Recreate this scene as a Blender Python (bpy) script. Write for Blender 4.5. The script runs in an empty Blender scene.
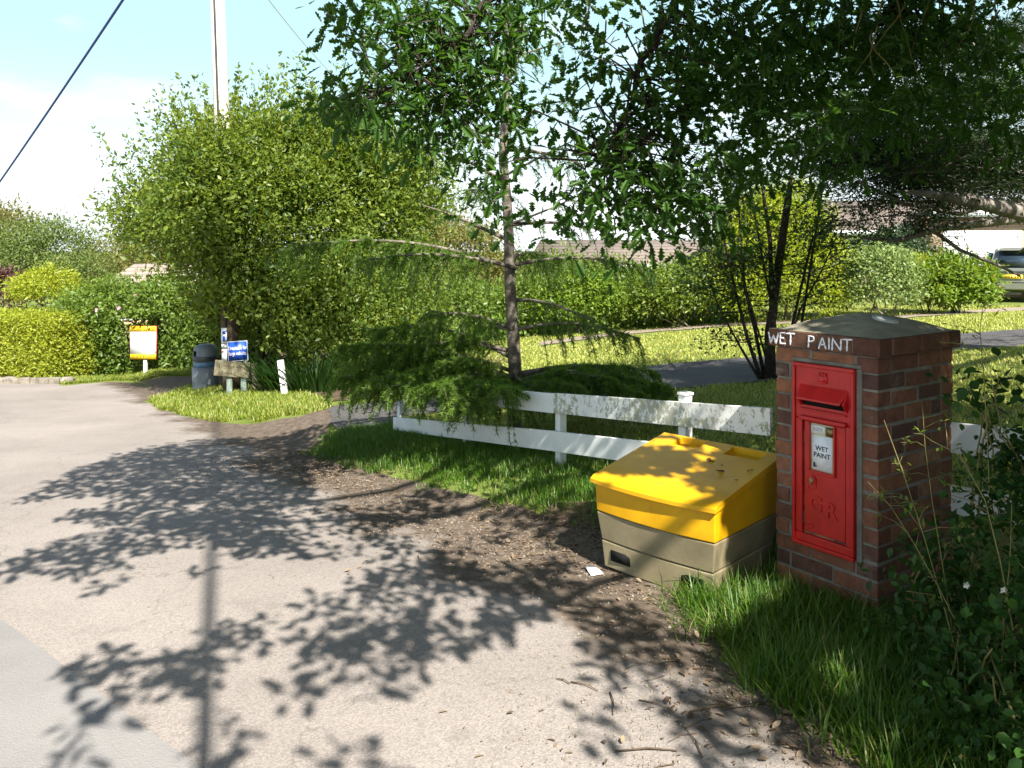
import bpy, math, random
import numpy as np
from mathutils import Vector, Matrix, Quaternion
from mathutils.geometry import delaunay_2d_cdt

rng = np.random.default_rng(7)
random.seed(7)
scene = bpy.context.scene
col = scene.collection
R = math.radians

# ------------------------------------------------------------------ camera, world, sun, exposure
EYE = 1.57
F = 800.0            # focal length in pixels of the 1024 px wide frame
CX, CY = 512.0, 250.0
cam_d = bpy.data.cameras.new('camera')
cam_d.sensor_width = 36.0
cam_d.lens = 36.0 * F / 1024.0
cam_d.shift_y = -(384.0 - CY) / 1024.0
cam_d.clip_start = 0.05
cam_d.clip_end = 2000.0
cam = bpy.data.objects.new('camera', cam_d)
cam.location = (0, 0, EYE)
cam.rotation_euler = (R(90), 0, 0)
col.objects.link(cam)
scene.camera = cam

SUN_AZ, SUN_EL = 160.0, 46.0          # degrees from +Y clockwise (the sun stands behind the camera, to the right), elevation
S = np.array([math.sin(R(SUN_AZ)) * math.cos(R(SUN_EL)), math.cos(R(SUN_AZ)) * math.cos(R(SUN_EL)), math.sin(R(SUN_EL))])
sun_d = bpy.data.lights.new('sun', 'SUN')
sun_d.energy = 5.0
sun_d.angle = R(0.53)
sun_d.color = (1.0, 0.94, 0.84)
sun = bpy.data.objects.new('sun', sun_d)
sun.rotation_euler = Vector(S).to_track_quat('Z', 'Y').to_euler()
sun.location = (5, -15, 20)
col.objects.link(sun)

world = bpy.data.worlds.new('World')
scene.world = world
world.use_nodes = True
wn, wl = world.node_tree.nodes, world.node_tree.links
wn.clear()
w_out = wn.new('ShaderNodeOutputWorld')
w_bg = wn.new('ShaderNodeBackground')
w_sky = wn.new('ShaderNodeTexSky')
w_sky.sky_type = 'NISHITA'
w_sky.sun_disc = False
w_sky.sun_elevation = R(SUN_EL)
w_sky.sun_rotation = R(SUN_AZ)
w_sky.air_density = 1.0
w_sky.dust_density = 1.6
w_sky.ozone_density = 1.0
w_bg.inputs['Strength'].default_value = 0.05
w_tc = wn.new('ShaderNodeTexCoord')
w_map = wn.new('ShaderNodeMapping')
w_map.inputs['Scale'].default_value = (1.0, 1.0, 2.6)
w_map.inputs['Location'].default_value = (0.35, 0.1, 0.2)
w_nz = wn.new('ShaderNodeTexNoise')
w_nz.inputs['Scale'].default_value = 2.6
w_nz.inputs['Detail'].default_value = 7.0
w_nz.inputs['Roughness'].default_value = 0.55
w_rp = wn.new('ShaderNodeValToRGB')
w_rp.color_ramp.elements[0].position = 0.52
w_rp.color_ramp.elements[1].position = 0.72
w_mix = wn.new('ShaderNodeMix')
w_mix.data_type = 'RGBA'
w_mix.inputs[7].default_value = (9.5, 9.8, 10.2, 1)
wl.new(w_tc.outputs['Generated'], w_map.inputs['Vector'])
wl.new(w_map.outputs['Vector'], w_nz.inputs['Vector'])
wl.new(w_nz.outputs['Fac'], w_rp.inputs['Fac'])
w_sep = wn.new('ShaderNodeSeparateXYZ'); wl.new(w_tc.outputs['Generated'], w_sep.inputs[0])
w_mr = wn.new('ShaderNodeMapRange'); w_mr.inputs['From Min'].default_value = 0.0; w_mr.inputs['From Max'].default_value = 0.24
w_mr.inputs['To Min'].default_value = 0.85; w_mr.inputs['To Max'].default_value = 0.0; w_mr.interpolation_type = 'SMOOTHSTEP'
wl.new(w_sep.outputs['Z'], w_mr.inputs['Value'])
w_mx = wn.new('ShaderNodeMath'); w_mx.operation = 'ADD'; w_mx.use_clamp = True
wl.new(w_rp.outputs['Color'], w_mx.inputs[0]); wl.new(w_mr.outputs[0], w_mx.inputs[1])
# the thin veil and the clouds lie low; overhead the sky is a clear blue
w_fo = wn.new('ShaderNodeMapRange'); w_fo.inputs['From Min'].default_value = 0.28; w_fo.inputs['From Max'].default_value = 0.62
w_fo.inputs['To Min'].default_value = 1.0; w_fo.inputs['To Max'].default_value = 0.06; w_fo.interpolation_type = 'SMOOTHSTEP'
wl.new(w_sep.outputs['Z'], w_fo.inputs['Value'])
w_m2 = wn.new('ShaderNodeMath'); w_m2.operation = 'MULTIPLY'; wl.new(w_mx.outputs[0], w_m2.inputs[0]); wl.new(w_fo.outputs[0], w_m2.inputs[1])
wl.new(w_m2.outputs[0], w_mix.inputs[0])
w_m3 = wn.new('ShaderNodeMath'); w_m3.operation = 'MULTIPLY'; w_m3.inputs[0].default_value = 0.55; wl.new(w_fo.outputs[0], w_m3.inputs[1])
w_veil = wn.new('ShaderNodeMix'); w_veil.data_type = 'RGBA'; w_veil.inputs[0].default_value = 0.5
w_veil.inputs[7].default_value = (6.6, 10.2, 10.8, 1)
wl.new(w_sky.outputs['Color'], w_veil.inputs[6]); wl.new(w_veil.outputs[2], w_mix.inputs[6])
wl.new(w_m3.outputs[0], w_veil.inputs[0])
wl.new(w_mix.outputs[2], w_bg.inputs['Color'])
wl.new(w_bg.outputs['Background'], w_out.inputs['Surface'])

scene.view_settings.view_transform = 'Standard'
scene.view_settings.look = 'None'
scene.view_settings.gamma = 1.0
scene.view_settings.exposure = 1.55
scene.view_settings.use_curve_mapping = False
scene.render.engine = 'CYCLES'
scene.cycles.max_bounces = 6
scene.cycles.diffuse_bounces = 3
scene.cycles.transmission_bounces = 4
scene.cycles.sample_clamp_indirect = 6.0

# ------------------------------------------------------------------ terrain height
FP = np.array([1.42, 4.30])            # a point of the fence line
FD = np.array([-0.55, 0.835])          # its direction (away from the camera)
FN = np.array([0.835, 0.55])           # to the garden side

def _sp(x, k=0.8):
    return 0.5 * (x + np.sqrt(x * x + k))

def _ss(x):
    x = np.clip(x, 0, 1)
    return x * x * (3 - 2 * x)

def us(X, Y):
    X = np.asarray(X, float); Y = np.asarray(Y, float)
    return (X - FP[0]) * FN[0] + (Y - FP[1]) * FN[1], (X - FP[0]) * FD[0] + (Y - FP[1]) * FD[1]

def zg(X, Y):
    u, s = us(X, Y)
    zr = -0.09 * (_sp(Y - 3.0) - _sp(Y - 19.5)) if not isinstance(Y, (int, float)) else -0.09 * (_sp(np.float64(Y) - 3.0) - _sp(np.float64(Y) - 19.5))
    amp = np.interp(s, [-1.6, -0.7, 0.0, 0.5, 1.6, 3.0, 5.0], [0.06, 0.025, 0.06, 0.115, 0.205, 0.20, 0.15])
    rise = amp * _ss((u + 0.95) / 0.7) + 0.10 * _sp(u - 0.2, 0.3)
    cap = 1.53
    rise = cap - _sp(cap - rise, 0.05)
    return zr + rise

def fu(u, s):
    """world xy of fence coordinates"""
    return FP[0] + FN[0] * u + FD[0] * s, FP[1] + FN[1] * u + FD[1] * s

def at(x, y, D):
    """a place seen at (x, y) at a distance of D metres along the view"""
    return np.array([(x - CX) / F * D, D, EYE - (y - CY) / F * D])

def gp(x, y):
    """ground place seen at (x, y)"""
    d = np.array([(x - CX) / F, 1.0, -(y - CY) / F])
    lo, hi = 0.5, 120.0
    t = 0.5
    prev = None
    while t < 120:
        h = EYE + d[2] * t - float(zg(d[0] * t, np.float64(t)))
        if h <= 0:
            lo, hi = prev, t
            break
        prev = t
        t *= 1.03
    for _ in range(30):
        m = (lo + hi) / 2
        if EYE + d[2] * m - float(zg(d[0] * m, np.float64(m))) > 0: lo = m
        else: hi = m
    return np.array([d[0] * lo, lo])

def g3(X, Y, dz=0.0):
    return np.array([X, Y, float(zg(np.float64(X), np.float64(Y))) + dz])

# ------------------------------------------------------------------ helpers
def link(o, parent=None):
    col.objects.link(o)
    if parent is not None:
        o.parent = parent
    return o

def tag(o, label=None, cat=None, group=None, kind=None):
    if label: o['label'] = label
    if cat: o['category'] = cat
    if group: o['group'] = group
    if kind: o['kind'] = kind
    return o

def empty(name, loc=(0, 0, 0), rz=0.0):
    o = bpy.data.objects.new(name, None)
    o.empty_display_size = 0.2
    o.location = loc
    o.rotation_euler = (0, 0, rz)
    return link(o)

def np_mesh(name, verts, faces_flat, face_sizes, mats, mi=None, var=None, smooth=False, parent=None):
    me = bpy.data.meshes.new(name)
    verts = np.asarray(verts, np.float32)
    nf = len(face_sizes)
    me.vertices.add(len(verts))
    me.vertices.foreach_set('co', verts.ravel())
    me.loops.add(len(faces_flat))
    me.loops.foreach_set('vertex_index', np.asarray(faces_flat, np.int32))
    me.polygons.add(nf)
    sizes = np.asarray(face_sizes, np.int32)
    starts = np.zeros(nf, np.int32)
    starts[1:] = np.cumsum(sizes)[:-1]
    me.polygons.foreach_set('loop_start', starts)
    try:
        me.polygons.foreach_set('loop_total', sizes)
    except Exception:
        pass
    if mi is not None:
        me.polygons.foreach_set('material_index', np.asarray(mi, np.int32))
    if smooth:
        me.polygons.foreach_set('use_smooth', np.ones(nf, bool))
    if var is not None:
        a = me.attributes.new('var', 'FLOAT', 'POINT')
        a.data.foreach_set('value', np.asarray(var, np.float32))
    for m in (mats if isinstance(mats, (list, tuple)) else [mats]):
        me.materials.append(m)
    me.update(calc_edges=True)
    me.validate()
    o = bpy.data.objects.new(name, me)
    return link(o, parent)

class MB:
    def __init__(self):
        self.v = []; self.f = []; self.mi = []; self.var = []
    def add(self, verts, faces, mi=0, var=0.0):
        b = len(self.v)
        self.v += [tuple(map(float, p)) for p in verts]
        self.var += [var] * len(verts)
        for f in faces:
            self.f.append([i + b for i in f]); self.mi.append(mi)
        return self
    def box(self, c, size, M=None, mi=0, var=0.0, taper=1.0):
        hx, hy, hz = size[0] / 2, size[1] / 2, size[2] / 2
        c = np.asarray(c, float)
        M = np.eye(3) if M is None else np.asarray(M, float)
        vs = []
        for z in (-1, 1):
            k = taper if z > 0 else 1.0
            for x, y in ((-1, -1), (1, -1), (1, 1), (-1, 1)):
                vs.append(c + M @ np.array([x * hx * k, y * hy * k, z * hz]))
        return self.add(vs, [(3, 2, 1, 0), (4, 5, 6, 7), (0, 1, 5, 4), (1, 2, 6, 5), (2, 3, 7, 6), (3, 0, 4, 7)], mi, var)
    def tube(self, pts, radii, n=8, mi=0, var=0.0, cap=True):
        pts = [np.asarray(p, float) for p in pts]
        if not hasattr(radii, '__len__'): radii = [radii] * len(pts)
        vs = []
        ref = np.array([0.13, 0.27, 0.95])
        for i, p in enumerate(pts):
            t = pts[min(i + 1, len(pts) - 1)] - pts[max(i - 1, 0)]
            t = t / (np.linalg.norm(t) + 1e-9)
            a = np.cross(t, ref)
            if np.linalg.norm(a) < 0.2: a = np.cross(t, np.array([1.0, 0, 0]))
            a /= np.linalg.norm(a); b = np.cross(t, a)
            for k in range(n):
                w = 2 * math.pi * k / n
                vs.append(p + radii[i] * (math.cos(w) * a + math.sin(w) * b))
        fs = []
        for i in range(len(pts) - 1):
            for k in range(n):
                fs.append((i * n + k, i * n + (k + 1) % n, (i + 1) * n + (k + 1) % n, (i + 1) * n + k))
        if cap:
            fs.append(tuple(range(n - 1, -1, -1)))
            fs.append(tuple((len(pts) - 1) * n + k for k in range(n)))
        return self.add(vs, fs, mi, var)
    def lathe(self, prof, c, n=24, mi=0, sx=1.0, sy=1.0):
        vs = []; fs = []
        for r, z in prof:
            for k in range(n):
                w = 2 * math.pi * k / n
                vs.append((c[0] + r * math.cos(w) * sx, c[1] + r * math.sin(w) * sy, c[2] + z))
        m = len(prof)
        for i in range(m - 1):
            for k in range(n):
                fs.append((i * n + k, i * n + (k + 1) % n, (i + 1) * n + (k + 1) % n, (i + 1) * n + k))
        fs.append(tuple(range(n - 1, -1, -1)))
        fs.append(tuple((m - 1) * n + k for k in range(n)))
        return self.add(vs, fs, mi)
    def prism(self, outline, o, ax, ay, az, d, mi=0, var=0.0):
        """outline in the (ax, ay) plane at o, extruded by d along az"""
        o = np.asarray(o, float); ax = np.asarray(ax, float); ay = np.asarray(ay, float); az = np.asarray(az, float)
        n = len(outline)
        vs = [o + ax * p[0] + ay * p[1] for p in outline] + [o + ax * p[0] + ay * p[1] + az * d for p in outline]
        fs = [tuple(range(n - 1, -1, -1)), tuple(range(n, 2 * n))]
        fs += [(i, (i + 1) % n, n + (i + 1) % n, n + i) for i in range(n)]
        return self.add(vs, fs, mi, var)
    def build(self, name, mats, parent=None, smooth=False, bevel=0.0, seg=2):
        flat = [i for f in self.f for i in f]
        o = np_mesh(name, self.v, flat, [len(f) for f in self.f], mats, self.mi, self.var, smooth, parent)
        if bevel:
            md = o.modifiers.new('Bevel', 'BEVEL')
            md.width = bevel; md.segments = seg; md.limit_method = 'ANGLE'; md.angle_limit = R(35)
            for p in o.data.polygons: p.use_smooth = True
            md.harden_normals = True
        return o

# ------------------------------------------------------------------ materials
def mat(name):
    m = bpy.data.materials.new(name); m.use_nodes = True
    nt = m.node_tree; nt.nodes.clear()
    out = nt.nodes.new('ShaderNodeOutputMaterial')
    return m, nt.nodes, nt.links, out

def rgba(c): return (c[0], c[1], c[2], 1.0)

def ramp(n, stops):
    r = n.new('ShaderNodeValToRGB')
    e = r.color_ramp.elements
    while len(e) < len(stops): e.new(0.5)
    for k, (p, c) in enumerate(stops):
        e[k].position = p
        e[k].color = rgba(c) if hasattr(c, '__len__') else (c, c, c, 1)
    return r

def noise(n, l, scale, detail=5, rough=0.6, vec=None):
    t = n.new('ShaderNodeTexNoise')
    t.inputs['Scale'].default_value = scale
    t.inputs['Detail'].default_value = detail
    t.inputs['Roughness'].default_value = rough
    if vec is not None: l.new(vec, t.inputs['Vector'])
    return t

def mixc(n, l, fac, a, b, mode='MIX'):
    m = n.new('ShaderNodeMix'); m.data_type = 'RGBA'; m.blend_type = mode
    if hasattr(fac, 'is_output') or hasattr(fac, 'links'): l.new(fac, m.inputs[0])
    else: m.inputs[0].default_value = fac
    for v, k in ((a, 6), (b, 7)):
        if hasattr(v, 'links'): l.new(v, m.inputs[k])
        else: m.inputs[k].default_value = rgba(v)
    return m.outputs[2]

def pos(n):
    return n.new('ShaderNodeNewGeometry').outputs['Position']

def surf(name, c1, c2, scale=8.0, rough=0.7, bump=0.2, bscale=None, spec=0.4, metal=0.0, speck=None, bdist=0.01, dirt=None):
    """a two tone mottled surface with a fine bump"""
    m, n, l, out = mat(name)
    p = pos(n)
    t = noise(n, l, scale, 6, 0.62, p)
    r = ramp(n, [(0.32, c1), (0.68, c2)])
    l.new(t.outputs['Fac'], r.inputs['Fac'])
    c = r.outputs['Color']
    if speck:
        t2 = noise(n, l, speck[0], 2, 0.5, p)
        r2 = ramp(n, [(speck[2], 0.0), (min(speck[2] + 0.06, 1), 1.0)])
        l.new(t2.outputs['Fac'], r2.inputs['Fac'])
        c = mixc(n, l, r2.outputs['Color'], c, speck[1])
    if dirt:
        t3 = noise(n, l, dirt[0], 7, 0.7, p)
        r3 = ramp(n, [(dirt[2], 0.0), (min(dirt[2] + 0.2, 1), 0.75)])
        l.new(t3.outputs['Fac'], r3.inputs['Fac'])
        c = mixc(n, l, r3.outputs['Color'], c, dirt[1])
    b = n.new('ShaderNodeBsdfPrincipled')
    l.new(c, b.inputs['Base Color'])
    b.inputs['Roughness'].default_value = rough
    b.inputs['Specular IOR Level'].default_value = spec
    b.inputs['Metallic'].default_value = metal
    if bump:
        tb = noise(n, l, bscale or scale * 4, 4, 0.6, p)
        bp = n.new('ShaderNodeBump'); bp.inputs['Strength'].default_value = bump; bp.inputs['Distance'].default_value = bdist
        l.new(tb.outputs['Fac'], bp.inputs['Height']); l.new(bp.outputs['Normal'], b.inputs['Normal'])
    l.new(b.outputs['BSDF'], out.inputs['Surface'])
    return m

def leaf_mat(name, c1, c2, trans, tfac=0.42, rough=0.45, spec=0.4, patch=0.6, straw=None):
    m, n, l, out = mat(name)
    a = n.new('ShaderNodeAttribute'); a.attribute_name = 'var'
    r = ramp(n, [(0.0, c1), (1.0, c2)] if straw is None else [(0.0, c1), (0.86, c2), (1.0, straw)])
    t = noise(n, l, 1.3, 3, 0.5, pos(n))
    ad = n.new('ShaderNodeMath'); ad.operation = 'MULTIPLY_ADD'
    l.new(t.outputs['Fac'], ad.inputs[0]); ad.inputs[1].default_value = patch
    sb = n.new('ShaderNodeMath'); sb.operation = 'SUBTRACT'; sb.inputs[1].default_value = patch * 0.5
    l.new(a.outputs['Fac'], sb.inputs[0]); l.new(sb.outputs[0], ad.inputs[2])
    l.new(ad.outputs[0], r.inputs['Fac'])
    b = n.new('ShaderNodeBsdfPrincipled')
    l.new(r.outputs['Color'], b.inputs['Base Color'])
    b.inputs['Roughness'].default_value = rough
    b.inputs['Specular IOR Level'].default_value = spec
    tr = n.new('ShaderNodeBsdfTranslucent')
    tc = mixc(n, l, 0.55, r.outputs['Color'], trans)
    l.new(tc, tr.inputs['Color'])
    mx = n.new('ShaderNodeMixShader'); mx.inputs[0].default_value = tfac
    l.new(b.outputs['BSDF'], mx.inputs[1]); l.new(tr.outputs['BSDF'], mx.inputs[2])
    l.new(mx.outputs['Shader'], out.inputs['Surface'])
    return m

def plain(name, c, rough=0.5, spec=0.5, metal=0.0, coat=0.0):
    m, n, l, out = mat(name)
    t = noise(n, l, 30, 3, 0.5, pos(n))
    c2 = tuple(min(1, x * 1.08 + 0.004) for x in c); c1 = tuple(x * 0.9 for x in c)
    r = ramp(n, [(0.35, c1), (0.65, c2)]); l.new(t.outputs['Fac'], r.inputs['Fac'])
    b = n.new('ShaderNodeBsdfPrincipled')
    l.new(r.outputs['Color'], b.inputs['Base Color'])
    b.inputs['Roughness'].default_value = rough; b.inputs['Specular IOR Level'].default_value = spec
    b.inputs['Metallic'].default_value = metal; b.inputs['Coat Weight'].default_value = coat
    l.new(b.outputs['BSDF'], out.inputs['Surface'])
    return m

def udot(n, l):
    """distance from the fence line (metres), from the world position"""
    d = n.new('ShaderNodeVectorMath'); d.operation = 'DOT_PRODUCT'
    l.new(pos(n), d.inputs[0]); d.inputs[1].default_value = (FN[0], FN[1], 0)
    s = n.new('ShaderNodeMath'); s.operation = 'SUBTRACT'
    l.new(d.outputs['Value'], s.inputs[0]); s.inputs[1].default_value = float(FP @ FN)
    return s.outputs[0]

def road_material():
    m, n, l, out = mat('road_asphalt')
    p = pos(n)
    big = noise(n, l, 0.7, 5, 0.6, p)
    r = ramp(n, [(0.3, (0.20, 0.180, 0.169)), (0.7, (0.275, 0.25, 0.237))])
    l.new(big.outputs['Fac'], r.inputs['Fac'])
    c = r.outputs['Color']
    # chippings
    vo = n.new('ShaderNodeTexVoronoi'); vo.inputs['Scale'].default_value = 170
    l.new(p, vo.inputs['Vector'])
    rv = ramp(n, [(0.0, (0.45, 0.43, 0.42)), (0.5, (0.95, 0.93, 0.9)), (1.0, (1.5, 1.4, 1.25))])
    bw = n.new('ShaderNodeSeparateColor'); l.new(vo.outputs['Color'], bw.inputs['Color'])
    l.new(bw.outputs[0], rv.inputs['Fac'])
    c = mixc(n, l, 0.42, c, rv.outputs['Color'], 'MULTIPLY')
    # worn darker veins and stains
    st = noise(n, l, 2.2, 8, 0.7, p)
    rs = ramp(n, [(0.30, 1.0), (0.42, 0.0)]); l.new(st.outputs['Fac'], rs.inputs['Fac'])
    mm = n.new('ShaderNodeMath'); mm.operation = 'MULTIPLY'; mm.inputs[1].default_value = 0.35
    l.new(rs.outputs['Color'], mm.inputs[0])
    c = mixc(n, l, mm.outputs[0], c, (0.10, 0.09, 0.08))
    cv = n.new('ShaderNodeTexVoronoi'); cv.feature = 'DISTANCE_TO_EDGE'; cv.inputs['Scale'].default_value = 0.55
    dn = noise(n, l, 3.0, 5, 0.6, p)
    dv_ = n.new('ShaderNodeVectorMath'); dv_.operation = 'MULTIPLY_ADD'; dv_.inputs[1].default_value = (0.5, 0.5, 0.5)
    l.new(dn.outputs['Color'], dv_.inputs[0]); l.new(p, dv_.inputs[2]); l.new(dv_.outputs[0], cv.inputs['Vector'])
    rc = ramp(n, [(0.0, 0.7), (0.004, 0.0)]); l.new(cv.outputs['Distance'], rc.inputs['Fac'])
    cm_ = n.new('ShaderNodeMath'); cm_.operation = 'MULTIPLY'; l.new(rc.outputs['Color'], cm_.inputs[0]); l.new(dn.outputs['Fac'], cm_.inputs[1])
    c = mixc(n, l, cm_.outputs[0], c, (0.05, 0.045, 0.04))
    # earth and leaf mould washed along the verge
    u = udot(n, l)
    nz = noise(n, l, 1.6, 8, 0.68, p)
    mr = n.new('ShaderNodeMapRange'); mr.inputs['From Min'].default_value = -2.0; mr.inputs['From Max'].default_value = -0.95
    l.new(u, mr.inputs['Value'])
    ad = n.new('ShaderNodeMath'); ad.operation = 'MULTIPLY_ADD'; ad.inputs[1].default_value = 1.6; ad.inputs[2].default_value = -0.8
    l.new(nz.outputs['Fac'], ad.inputs[0])
    a2 = n.new('ShaderNodeMath'); a2.operation = 'ADD'; l.new(ad.outputs[0], a2.inputs[0]); l.new(mr.outputs[0], a2.inputs[1])
    rd = ramp(n, [(0.40, 0.0), (0.66, 1.0)]); l.new(a2.outputs[0], rd.inputs['Fac'])
    nd = noise(n, l, 14, 6, 0.7, p)
    rdc = ramp(n, [(0.3, (0.05, 0.039, 0.03)), (0.55, (0.115, 0.088, 0.067)), (0.75, (0.23, 0.185, 0.145))]); l.new(nd.outputs['Fac'], rdc.inputs['Fac'])
    c = mixc(n, l, rd.outputs['Color'], c, rdc.outputs['Color'])
    b = n.new('ShaderNodeBsdfPrincipled'); l.new(c, b.inputs['Base Color'])
    b.inputs['Roughness'].default_value = 0.85; b.inputs['Specular IOR Level'].default_value = 0.3
    bp = n.new('ShaderNodeBump'); bp.inputs['Strength'].default_value = 0.4; bp.inputs['Distance'].default_value = 0.003
    l.new(vo.outputs['Distance'], bp.inputs['Height'])
    l.new(bp.outputs['Normal'], b.inputs['Normal'])
    l.new(b.outputs['BSDF'], out.inputs['Surface'])
    return m

def fence_material(name, algae):
    m, n, l, out = mat(name)
    p = pos(n)
    mp = n.new('ShaderNodeMapping'); mp.inputs['Scale'].default_value = (1, 1, 0.8); l.new(p, mp.inputs['Vector'])
    a = noise(n, l, 26, 8, 0.75, mp.outputs['Vector'])
    b_ = noise(n, l, 1.4, 3, 0.5, p)
    ad = n.new('ShaderNodeMath'); ad.operation = 'MULTIPLY_ADD'; ad.inputs[1].default_value = 0.9
    l.new(b_.outputs['Fac'], ad.inputs[0]); l.new(a.outputs['Fac'], ad.inputs[2])
    r = ramp(n, [(algae, 0.0), (algae + 0.035, 0.9)]); l.new(ad.outputs[0], r.inputs['Fac'])
    w = noise(n, l, 5, 5, 0.6, p)
    rw = ramp(n, [(0.3, (0.66, 0.67, 0.66)), (0.7, (0.82, 0.82, 0.81))]); l.new(w.outputs['Fac'], rw.inputs['Fac'])
    g = noise(n, l, 9, 3, 0.5, p)
    rg = ramp(n, [(0.35, (0.22, 0.24, 0.13)), (0.65, (0.38, 0.38, 0.30))]); l.new(g.outputs['Fac'], rg.inputs['Fac'])
    c = mixc(n, l, r.outputs['Color'], rw.outputs['Color'], rg.outputs['Color'])
    b = n.new('ShaderNodeBsdfPrincipled'); l.new(c, b.inputs['Base Color']); b.inputs['Roughness'].default_value = 0.6
    l.new(b.outputs['BSDF'], out.inputs['Surface'])
    return m

def brick_material(name, stops):
    m, n, l, out = mat(name)
    a = n.new('ShaderNodeAttribute'); a.attribute_name = 'var'
    r = ramp(n, stops); l.new(a.outputs['Fac'], r.inputs['Fac'])
    p = pos(n)
    t = noise(n, l, 22, 6, 0.7, p)
    r2 = ramp(n, [(0.25, (0.45, 0.42, 0.42)), (0.6, (1.05, 1.05, 1.05)), (0.85, (1.5, 1.45, 1.4))]); l.new(t.outputs['Fac'], r2.inputs['Fac'])
    c = mixc(n, l, 1.0, r.outputs['Color'], r2.outputs['Color'], 'MULTIPLY')
    ef = noise(n, l, 7.5, 8, 0.75, p); re_ = ramp(n, [(0.56, 0.0), (0.74, 0.55)]); l.new(ef.outputs['Fac'], re_.inputs['Fac'])
    c = mixc(n, l, re_.outputs['Color'], c, (0.26, 0.23, 0.19))
    gr = noise(n, l, 4.0, 7, 0.7, p); rg_ = ramp(n, [(0.55, 0.0), (0.72, 0.7)]); l.new(gr.outputs['Fac'], rg_.inputs['Fac'])
    c = mixc(n, l, rg_.outputs['Color'], c, (0.045, 0.042, 0.025))
    b = n.new('ShaderNodeBsdfPrincipled'); l.new(c, b.inputs['Base Color']); b.inputs['Roughness'].default_value = 0.85
    tb = noise(n, l, 90, 4, 0.6, p)
    bp = n.new('ShaderNodeBump'); bp.inputs['Strength'].default_value = 0.5; bp.inputs['Distance'].default_value = 0.004
    l.new(tb.outputs['Fac'], bp.inputs['Height']); l.new(bp.outputs['Normal'], b.inputs['Normal'])
    l.new(b.outputs['BSDF'], out.inputs['Surface'])
    return m

def far_brick(name):
    m, n, l, out = mat(name)
    bt = n.new('ShaderNodeTexBrick')
    tc = n.new('ShaderNodeTexCoord')
    mp = n.new('ShaderNodeMapping'); mp.inputs['Rotation'].default_value = (R(90), 0, 0)
    l.new(tc.outputs['Object'], mp.inputs['Vector']); l.new(mp.outputs['Vector'], bt.inputs['Vector'])
    bt.inputs['Color1'].default_value = (0.36, 0.20, 0.11, 1); bt.inputs['Color2'].default_value = (0.44, 0.27, 0.15, 1)
    bt.inputs['Mortar'].default_value = (0.45, 0.42, 0.36, 1)
    bt.inputs['Scale'].default_value = 1.0
    bt.inputs['Brick Width'].default_value = 0.225; bt.inputs['Row Height'].default_value = 0.075; bt.inputs['Mortar Size'].default_value = 0.008
    b = n.new('ShaderNodeBsdfPrincipled'); l.new(bt.outputs['Color'], b.inputs['Base Color']); b.inputs['Roughness'].default_value = 0.9
    l.new(b.outputs['BSDF'], out.inputs['Surface'])
    return m

def roof_mat(name, c1, c2):
    m, n, l, out = mat(name)
    tc = n.new('ShaderNodeTexCoord')
    wv = n.new('ShaderNodeTexWave'); wv.bands_direction = 'Z'; wv.inputs['Scale'].default_value = 2.2; wv.inputs['Distortion'].default_value = 0.4
    l.new(tc.outputs['Object'], wv.inputs['Vector'])
    t = noise(n, l, 3.0, 7, 0.7, tc.outputs['Object'])
    r = ramp(n, [(0.3, c1), (0.7, c2)]); l.new(t.outputs['Fac'], r.inputs['Fac'])
    rw = ramp(n, [(0.0, (0.6, 0.6, 0.6)), (0.35, (1, 1, 1))]); l.new(wv.outputs['Fac'], rw.inputs['Fac'])
    c = mixc(n, l, 1.0, r.outputs['Color'], rw.outputs['Color'], 'MULTIPLY')
    b = n.new('ShaderNodeBsdfPrincipled'); l.new(c, b.inputs['Base Color']); b.inputs['Roughness'].default_value = 0.85
    l.new(b.outputs['BSDF'], out.inputs['Surface'])
    return m

M = {}
M['road'] = road_material()
M['soil'] = surf('soil', (0.05, 0.036, 0.024), (0.12, 0.085, 0.055), 6, 0.95, 0.6, 30, 0.2, bdist=0.02)
M['turf'] = surf('turf', (0.085, 0.125, 0.022), (0.17, 0.20, 0.05), 1.3, 0.95, 0.6, 60, 0.15, bdist=0.02, dirt=(5, (0.13, 0.10, 0.05), 0.58))
M['drive'] = surf('drive_tarmac', (0.048, 0.046, 0.049), (0.09, 0.085, 0.083), 1.6, 0.9, 0.5, 120, 0.3, speck=(150, (0.22, 0.21, 0.2), 0.62))
M['gravel'] = surf('gravel', (0.19, 0.155, 0.115), (0.30, 0.255, 0.20), 9, 0.95, 0.6, 60, 0.2, bdist=0.02)
M['patch'] = surf('patch_asphalt', (0.18, 0.172, 0.171), (0.236, 0.227, 0.224), 1.2, 0.88, 0.5, 130, 0.3, speck=(190, (0.30, 0.285, 0.27), 0.66))
M['stone'] = surf('stone', (0.11, 0.10, 0.08), (0.27, 0.24, 0.20), 5, 0.9, 0.6, 20, 0.2, bdist=0.03)
M['grit'] = surf('grit', (0.12, 0.105, 0.085), (0.27, 0.24, 0.20), 60, 0.9, 0.0)
M['fence'] = fence_material('fence_paint', 1.12)
M['fence_algae'] = fence_material('fence_paint_algae', 0.985)
M['brick'] = brick_material('red_brick', [(0.0, (0.08, 0.036, 0.029)), (0.35, (0.18, 0.066, 0.038)), (0.7, (0.265, 0.108, 0.055)), (1.0, (0.34, 0.175, 0.10))])
M['coping'] = brick_material('coping_brick', [(0.0, (0.085, 0.032, 0.02)), (1.0, (0.15, 0.06, 0.032))])
M['mortar'] = surf('mortar', (0.12, 0.11, 0.09), (0.24, 0.225, 0.195), 9, 0.95, 0.5, 90, 0.2, dirt=(6, (0.10, 0.12, 0.06), 0.6))
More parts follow.
